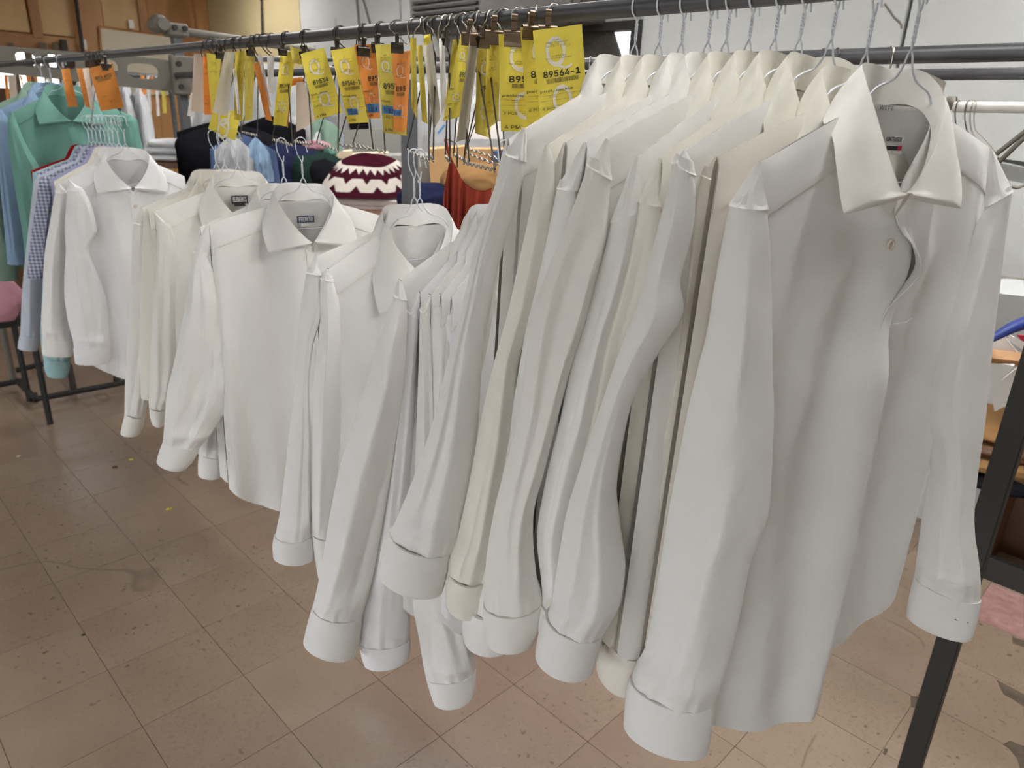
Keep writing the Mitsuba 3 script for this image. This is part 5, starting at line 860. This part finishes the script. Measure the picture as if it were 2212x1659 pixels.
# grey board, boxes and papers behind the table
def panel_dep(base, pts, d, mat, label, cat_, th=.02):
    """an upright board of some thickness, measured from the photo at distance d, facing the aisle"""
    P = [dep(u, v, d) for u, v in pts]; c0 = np.mean(P, 0); n = nrm((C-c0)*np.array([1, 1, 0])); P = [onp(u, v, c0, n) for u, v in pts]
    x = nrm(np.cross(UP, n)); Q = [((p-c0)@x, (p-c0)[2]) for p in P]
    k = name(base); put(k, move(extr(Polygon(Q).buffer(0), th), frame(c0, x, UP, n)), mat); tag(k, label, cat_); return k
princ('board_grey', (.30, .30, .28), .6); princ('carton_tan', (.50, .31, .14), .7); princ('carton_cream', (.66, .56, .40), .7); princ('machine_grey', (.20, .205, .20), .45)
panel_dep('board', [(700, 282), (890, 276), (892, 330), (702, 334)], 4.0, 'board_grey', 'grey board behind the notched bars', 'board')
panel_dep('carton', [(716, 326), (760, 322), (760, 356), (716, 356)], 3.9, 'carton_cream', 'cream carton behind the black knit garment', 'carton', .2)
panel_dep('carton', [(762, 330), (838, 326), (838, 372), (762, 368)], 3.85, 'carton_cream', 'wide cream carton behind the maroon sweater', 'carton', .2)
panel_dep('cabinet', [(832, 330), (888, 330), (888, 440), (832, 440)], 3.9, 'board_grey', 'grey cabinet side left of the middle post', 'cabinet', .3)
panel_dep('cabinet', [(896, 330), (942, 330), (942, 405), (896, 405)], 3.6, 'board_grey', 'grey cabinet right of the middle post', 'cabinet', .3)
panel_dep('carton', [(928, 318), (1012, 312), (1016, 420), (936, 420)], 3.4, 'carton_tan', 'tan carton behind the red top', 'carton', .25)
panel_dep('sticker', [(927, 362), (946, 360), (944, 386), (926, 380)], 3.35, 'paper_yellow', 'yellow sticker between the grey cabinet and the tan carton', 'sticker', .012)
panel_dep('carton', [(1008, 318), (1100, 318), (1100, 352), (1008, 352)], 3.6, 'carton_tan', 'tan carton above the brown bundle', 'carton', .25)
panel_dep('board', [(985, 262), (1090, 262), (1090, 300), (985, 300)], 3.7, 'paper_white', 'white sign board with blue and red print behind the notched bars', 'sign', .012)
panel_dep('sticker', [(1066, 240), (1075, 225), (1078, 276), (1068, 280)], 3.69, 'label_red', 'red corner of a poster beside the ticket for 7 PCS', 'poster', .01)
panel_dep('sticker', [(944, 286), (960, 268), (962, 272), (948, 290)], 3.65, 'tape_blue', 'blue strip right of the cream ticket back', 'strip', .01)
panel_dep('cloth_bundle', [(1062, 326), (1092, 322), (1092, 344), (1062, 348)], 3.4, 'cloth_denim', 'blue cloth behind the front notched bar', 'cloth', .1)
heap(name('folded_garment'), dep(1045, 440, 3.0)*[1, 1, 0]+UP*dep(1045, 440, 3.0)[2], (.36, .3, .19), 'cloth_tan', 'brown fur-like bundle behind the red top', seed=9)
heap(name('folded_garment'), dep(925, 452, 2.9)*[1, 1, 0]+UP*dep(925, 462, 2.9)[2], (.24, .2, .14), 'cloth_navy', 'dark navy garment behind the paired white hangers', seed=10)
sh = name('shelf'); p_ = dep(980, 462, 3.0); put(sh+'__board', box([p_[0]-.35, p_[1]-.5, p_[2]-.03], [p_[0]+.55, p_[1]+.45, p_[2]], .004), 'wood_dark')
for x, y in ((-.3, -.45), (.5, -.45), (-.3, .4), (.5, .4)): put(sub(sh, 'leg'), box([p_[0]+x-.02, p_[1]+y-.02, 0], [p_[0]+x+.02, p_[1]+y+.02, p_[2]-.0301]), 'post_grey')
tag(sh, 'dark wooden shelf behind the low white bunch', 'shelf')
# red top hanging behind the low bunch
rk = name('red_top'); pr = dep(1000, 400, 1.5); axr = nrm(np.array([.70, -.71, 0])); nr = nrm((C-pr)*np.array([1, 1, 0]))
lo = [(948, 500), (957, 430), (966, 372), (974, 344), (984, 360), (1000, 392), (1024, 410), (1045, 414), (1062, 408), (1072, 500)]
Pr = np.array([onp(u, v, pr, nr) for u, v in lo]); up_ = PchipInterpolator([0, .12, .25, .34, .42, .56, .70, .82, .9, 1], Pr)(np.linspace(.12, .9, 40)); t = np.linspace(0, 1, 30)[:, None, None]
Pt = up_[None]*1.0; bot = up_.copy(); bot[:, 2] = pr[2]-.34; Pt = up_[None]*(1-t)+bot[None]*t; s_ = np.linspace(0, 1, 40)[None]
Pt = Pt+nr*((.008*np.sin(s_*42+t[..., 0]*1.5)+.007*np.sin(s_*19))*np.clip(.4+t[..., 0]*2, 0, 1))[..., None]; Bk = Pt-nr*.02
put(rk+'__body', grid(np.concatenate([Pt, Bk[:, ::-1]], 1), True), 'cloth_red', True)
put(rk+'__strap', tube([onp(974, 346, pr, nr), onp(966, 318, pr, nr), onp(962, 300, pr, nr)], .003, 6), 'cloth_red', True); tag(rk, 'rust red sleeveless top hanging behind the low white bunch', 'top')
hk_ = onp(962, 300, pr, nr); hb = atZ(988, 335, RZ-.197); put(name('wire_hanger')+'', tube(bez([hk_, hk_*.5+hb*.5+UP*.01, hb+UP*.012, hb+UP*.004+nr*.012, hb-UP*.02+nr*.016], 20), .0013, 6), 'wire_dark', True); tag('wire_hanger_%03d' % _num['wire_hanger'], 'dark wire hook holding the red top', 'hanger')
# white folded pile in plastic on a shelf beside the far post, blue garments behind the tickets
sp = name('shelf'); p_ = dep(360, 352, 4.3); put(sp+'__board', move(box([-.40, -.03, -.03], [.45, .5, 0], .004), frame(p_, nrm(np.array([.80, -.60, 0])), nrm(np.array([.6, .8, 0])), UP)), 'wood_dark'); put(sp+'__leg', box([p_[0]-.02, p_[1]+.2, 0], [p_[0]+.02, p_[1]+.24, p_[2]-.031]), 'post_grey'); tag(sp, 'dark shelf under the white packs beside the far post', 'shelf')
for i, (u, w_, z_) in enumerate([(352, .34, 0), (366, .32, .045), (380, .28, .085)]):
    heap(name('folded_garment'), dep(u, 345, 4.45)*[1, 1, 0]+UP*(p_[2]+z_+.002), (w_, .3, .055), 'plastic_white', ['white pack in plastic, lowest of the pile beside the far post', 'white pack in plastic, middle of the pile beside the far post', 'white pack in plastic, top of the pile beside the far post'][i], seed=12+i, amp=.06, yaw=-.7, group='white packs beside the far post')
for i, (u, v, d, w_, L, mat, lb) in enumerate([(470, 262, 3.6, .42, .75, 'cloth_black', 'black coat hanging behind the left bundle of tickets'), (502, 292, 2.72, .15, .22, 'cloth_grey', 'pale grey cloth behind the cream shirts hooks'), (522, 290, 2.78, .26, .34, 'cloth_denim', 'blue denim garment behind the left bundle of tickets'), (552, 296, 2.74, .10, .16, 'shirt_blue', 'light blue cloth on the denim garment'), (585, 250, 3.6, .34, .70, 'cloth_black', 'dark garment hanging behind the brown-orange strip'), (640, 250, 3.7, .30, .40, 'plastic_white', 'white garment behind the ticket 89534'), (690, 252, 3.7, .22, .38, 'shirt_olive', 'grey-green garment behind the ticket 89546-1'), (712, 262, 3.8, .14, .30, 'shirt_lilac', 'lilac garment edge between two tickets'), (560, 134, 3.98, .40, .50, 'plastic_white', 'white bagged garment behind the left bundle'), (600, 134, 4.06, .30, .55, 'plastic_film', 'clear bagged garment behind the twisted ticket'), (430, 205, 4.2, .22, .5, 'plastic_white', 'white bagged garment beside the far post'), (960, 170, 4.2, .55, .45, 'plastic_film', 'clear bagged garment behind the edge-on tickets'), (690, 133, 4.14, .30, .45, 'plastic_grey', 'grey bagged garment behind the ticket 89546-1'), (740, 133, 4.18, .26, .4, 'cloth_black', 'dark garment behind the orange ticket in the middle')]):
    k = name('hanging_garment'); pt = dep(u, v, d); garment(k, pt, (.70, -.71), w_, L, .09, mat, lb, 'garment', 'garments behind the tickets', 40+i, sh=.06)
pipe('hanging_rail', [dep(420, 128, 3.95), dep(1000, 128, 4.4)], .014, 'back rail hidden behind the tickets')
# right side: white tube with hangers, papers, board, carton
WT = 2.35
pipe('hanging_rail', [atX(2060, 231, WT), atX(2216, 231, WT)+[0, -.3, 0]], .014, 'white tube rail at the right edge', mat='shirt_white')
ek = name('end_cap'); put(ek, heap_ if False else tube([atX(2054, 226, WT)+[0, .01, .004], atX(2062, 226, WT)+[0, 0, .004]], .018, 10), 'bracket_grey', True); tag(ek, 'dark fitting at the end of the white tube', 'fitting')
for i, (u, ub, ul) in enumerate([(2069, 2066, 2075), (2090, 2087, 2100), (2102, 2097, 2110), (2111, 2106, 2132)]):
    k = name('wire_hanger'); p = atX(u, 231, WT); a = np.linspace(-.6, np.pi, 16); R = .016
    arc = [[p[0]+R*math.cos(t), p[1], p[2]+R*math.sin(t)] for t in a]; e = atX(ub, 276, WT-.02); s1 = atX(ul, 305, WT-.02); s2 = atX(ul+30, 345, WT-.02)
    put(k, tube(bez(arc+[e.tolist(), (e*.4+s1*.6).tolist(), s1.tolist(), s2.tolist()], 44), .0016, 6), 'wire_zinc' if i > 1 else 'wire_dark', True); tag(k, ['dark wire hanger at the left end of the white tube', 'dark wire hanger second on the white tube', 'grey wire hanger third on the white tube', 'grey wire hanger fourth on the white tube, its shoulder showing'][i], 'hanger', 'empty hangers on the white tube')
for i, (a, b) in enumerate([((2152, 333), (2216, 283)), ((2158, 350), (2216, 294))]):
    k = name('stand_rod'); put(k, tube([atX(*a, 1.5), atX(*b, 1.5)], .004, 8), 'bracket_grey', True); tag(k, ['upper slanting thin metal rod at the right edge', 'lower slanting thin metal rod at the right edge'][i], 'rod')
panel_dep('machine_panel', [(2150, 345), (2230, 362), (2230, 392), (2150, 378)], 2.5, 'machine_grey', 'grey machine top edge behind the nearest shirt shoulder', 'machine', .25)
panel_dep('machine_panel', [(2150, 340), (2230, 352), (2230, 362), (2150, 350)], 2.45, 'iron_black', 'black strip on top of the grey machine', 'machine', .02)
k = name('spring_cable'); put(k, tube(bez([dep(2176, 392, 2.2), dep(2184, 402, 2.2), dep(2196, 406, 2.2), dep(2208, 402, 2.2), dep(2222, 398, 2.2)], 20), .004, 6), 'bracket_grey', True); tag(k, 'sagging dark cable beside the nearest shirt shoulder', 'cable')
princ('counter_grey', (.42, .435, .435), .5)
panel_dep('machine_panel', [(2120, 596), (2240, 608), (2240, 760), (2120, 760)], 2.3, 'counter_grey', 'pale grey counter front at the right edge', 'counter', .3)
k = name('counter_edge'); put(k, tube([dep(2120, 597, 2.28), dep(2240, 610, 2.28)], .009, 8), 'bracket_grey', True); tag(k, 'dark edge trim of the pale grey counter', 'trim')
princ('blue_vinyl', (.012, .03, .19), .35)
k = name('blue_tube'); put(k, tube(bez([dep(2120, 742, 1.75), dep(2160, 722, 1.78), dep(2190, 706, 1.8), dep(2230, 694, 1.82)], 20), np.linspace(.008, .018, 20), 12), 'blue_vinyl', True); tag(k, 'dark blue strap reaching in from the right edge', 'strap')
panel_dep('paper_stack', [(2130, 735), (2168, 722), (2200, 762), (2120, 775)], 1.95, 'paper_white', 'white paper sheet under the blue strap', 'paper', .01)
panel_dep('leaflet', [(2180, 722), (2230, 745), (2230, 768), (2176, 732)], 1.9, 'paper_white', 'white leaflet with a red patch at the right edge', 'leaflet', .008); panel_dep('leaflet', [(2196, 722), (2230, 726), (2230, 740), (2206, 734)], 1.89, 'label_red', 'red leaflet edge at the right', 'leaflet', .008)
k = name('shelf'); a, b = dep(2125, 768, 1.9), dep(2235, 780, 1.9); put(k+'__board', cat(tube([a, b], .020, 4)), 'wood_brown'); tag(k, 'brown wooden shelf edge at the right', 'shelf')
panel_dep('carton', [(2118, 778), (2192, 786), (2148, 836), (2118, 832)], 1.92, 'paper_white', 'bright white carton lid below the brown shelf edge', 'carton', .02)
panel_dep('carton', [(2140, 838), (2200, 790), (2215, 850), (2150, 885)], 1.98, 'paper_white', 'side of the bright white carton at the right', 'carton', .02)
for i, (v, mat, lb) in enumerate([(905, 'cloth_tan', 'brown folded garment uppermost on the low right shelf'), (935, 'wood_dark', 'dark folded garment second on the low right shelf'), (968, 'cloth_tan', 'brown folded garment third on the low right shelf'), (1000, 'cloth_black', 'black folded garment lowest on the low right shelf')]):
    p = dep(2160, v, 2.95); heap(name('folded_garment'), p-[0, 0, .045], (.5, .4, .075), mat, lb, seed=30+i, amp=.08, group='folded garments on the low right shelf')
cb = name('storage_shelf')
put(cb+'__back', box([3.46, -1.2, .0], [3.485, .39, 1.15]), 'wood_dark'); put(cb+'__board', box([3.16, -1.2, .985], [3.46, .36, 1.01]), 'wood_dark'); put(cb+'__board_001', box([3.16, -1.2, .44], [3.46, .36, .47]), 'wood_dark'); put(cb+'__kick_board', box([3.17, -1.2, .0], [3.20, .36, .10]), 'iron_black'); put(cb+'__side', box([3.16, .36, 0], [3.46, .39, 1.15]), 'wood_dark')
tag(cb, 'dark wooden storage shelf in shadow at the lower right', 'shelf unit')
heap(name('folded_garment'), [3.3, -.2, .472], (.26, .5, .26), 'cloth_tan', 'brown garment on the storage shelf right of the black post', seed=41); heap(name('folded_garment'), [3.3, .16, .472], (.26, .34, .18), 'carton_tan', 'tan bundle on the storage shelf behind the black post', seed=42)
# far left: rolling rack base and what hangs low
rb = name('rolling_rack'); fl = lambda u, v, z=.0: atZ(u, v, z)
z_ = .06
def bar(a, b, r=.018): return tube([fl(*a, z_), fl(*b, z_)], r, 8)
put(rb+'__base', cat(bar((78, 862), (292, 822)), bar((78, 862), (36, 822)), bar((-40, 838), (50, 822)), bar((160, 845), (150, 790)), bar((36, 800), (110, 782))), 'iron_black', True)
pb = fl(30, 824, z_); put(rb+'__upright', tube([pb, pb+UP*1.5], .018, 10), 'bracket_grey', True)
cc = fl(254, 826, 0); 
for u, v in ((254, 830), (78, 868)):
    cc = fl(u, v, 0); put(sub(rb, 'caster'), tube([cc+[-.012, 0, .03], cc+[.012, 0, .03]], .029, 14), 'iron_black', True)
tag(rb, 'rolling rack base of black tubes on the floor at the far left', 'rolling rack')
heap(name('folded_garment'), fl(-30, 690, .62)*[1, 1, 0]+UP*.62, (.34, .3, .26), 'cloth_pink', 'pink garment low at the far left edge', seed=51)
k = name('cart'); put(k+'__top', box(fl(-60, 690, .60)-[.3, .2, .02], fl(-60, 690, .60)+[.25, .3, .018]), 'iron_black')
for x, y in ((-.27, -.17), (.22, -.17), (-.27, .27), (.22, .27)): p = fl(-60, 690, .60)+[x, y, 0]; put(sub(k, 'leg'), tube([p*[1, 1, 0], p-[0, 0, .021]], .016, 8), 'iron_black')
tag(k, 'black cart under the pink garment at the far left', 'cart')
# litter on the floor
for i, (u, v, s, mat, lb) in enumerate([(283, 993, .022, 'paper_yellow', 'tiny yellow tag scrap on the floor below the cream shirts'), (365, 1100, .024, 'paper_yellow', 'small yellow numbered tag on the floor left of the paired white shirts'), (248, 1010, .018, 'wood_dark', 'dark crumb on the floor beside the yellow scrap'), (40, 986, .018, 'paper_back', 'pale scrap on the floor at the left edge'), (180, 1372, .010, 'iron_black', 'black speck on the floor at the lower left')]):
    p = fl(u, v, 0); k = name('floor_scrap'); put(k, move(box([-s/2, -s*.35, 0], [s/2, s*.35, .002 if i != 2 else .006]), frame(p+UP*.0006, nrm(np.array([.8, -.6, .12])), nrm(np.array([.6, .8, 0])), UP)), mat); tag(k, lb, 'scrap')
p = fl(365, 1100, .003); v, f = text2d('2', True); put('floor_scrap_001__number', (p+UP*.002+v[:, :1]*.012*nrm(np.array([.8, -.6, .12]))+v[:, 1:]*.012*nrm(np.array([.6, .8, 0]))-[.003, .004, 0], f), 'ink_black')
# ink spots on the dotted cuff
S = ROWS[9]; N, th, sL_, dL_ = NEAR[9]; p0 = local(N, th)(np.array([-sL_, 0, -dL_])); nh = nrm((C-p0)*np.array([1, 1, 0])); p0 = p0+nh*S['push']
for u, v in ((821, 1229), (840, 1253)):
    f_ = (u-895)/76; c = onp(u, v, p0+nh*(.034*max(0, 1-f_*f_)**.5+.0008), nh); t = np.linspace(0, 2*np.pi, 10, endpoint=False); x = np.cross(UP, nh)
    R = np.stack([c+r*(x*np.cos(t)[:, None]+UP*np.sin(t)[:, None])+nh*z for r, z in ((.0018, -.001), (.0018, .0008), (.0001, .0010))]); put(sub('dress_shirt_009', 'ink_spot'), grid(R, True), 'ink_blue')

# buttonholes and a button on the cuffs
def cuff_mark(i, S, uv0, uv1, part, key, r=.0009, dz=0.):
    N, th, sL_, dL_ = NEAR[i]; side = S.get('side', 'L'); p0 = local(N, th)(np.array([-sL_ if side == 'L' else SR0[0], 0, -dL_ if side == 'L' else SR0[1]])); nh = nrm((C-p0)*np.array([1, 1, 0])); p0 = p0+nh*S.get('push', 0)
    c = S['cuff'][1]; P = []
    for u, v in (uv0, uv1):
        f_ = (u-(c[0]+c[2])/2)/((c[2]-c[0])/2); P.append(onp(u, v, p0+nh*(S.get('cthick', .026)*max(0, 1-f_*f_)**.5+.0002), nh))
    put(key+'__'+part, tube(P, r, 6), 'paper_pale' if part == 'button' else 'ink_brown')
SR0 = side_s(NEAR[0][0], NEAR[0][1], 2143, 326)
cuff_mark(0, R0, (2062, 1338), (2092, 1345), 'buttonhole', 'dress_shirt__sleeve_001')
cuff_mark(0, ROWS[0], (1362, 1527), (1380, 1541), 'buttonhole', 'dress_shirt__sleeve')
# cream garments on the back rail behind the nearest collar
for i, (u, v, w_, mat, lb) in enumerate([(1984, 152, .10, 'shirt_cream', 'cream cloth hanging on the back rail behind the nearest collar'), (1946, 160, .10, 'shirt_warm', 'off-white cloth on the back rail behind the nearest hanger'), (1300, 185, .25, 'cloth_grey', 'pale grey cloth on the back rail below the mesh window')]):
    k = name('hanging_garment'); garment(k, atX(u, v, PX-.03), (.25, -1), w_, .7, .05, mat, lb, 'garment', 'cloths on the back rail', 70+i, sh=.02)
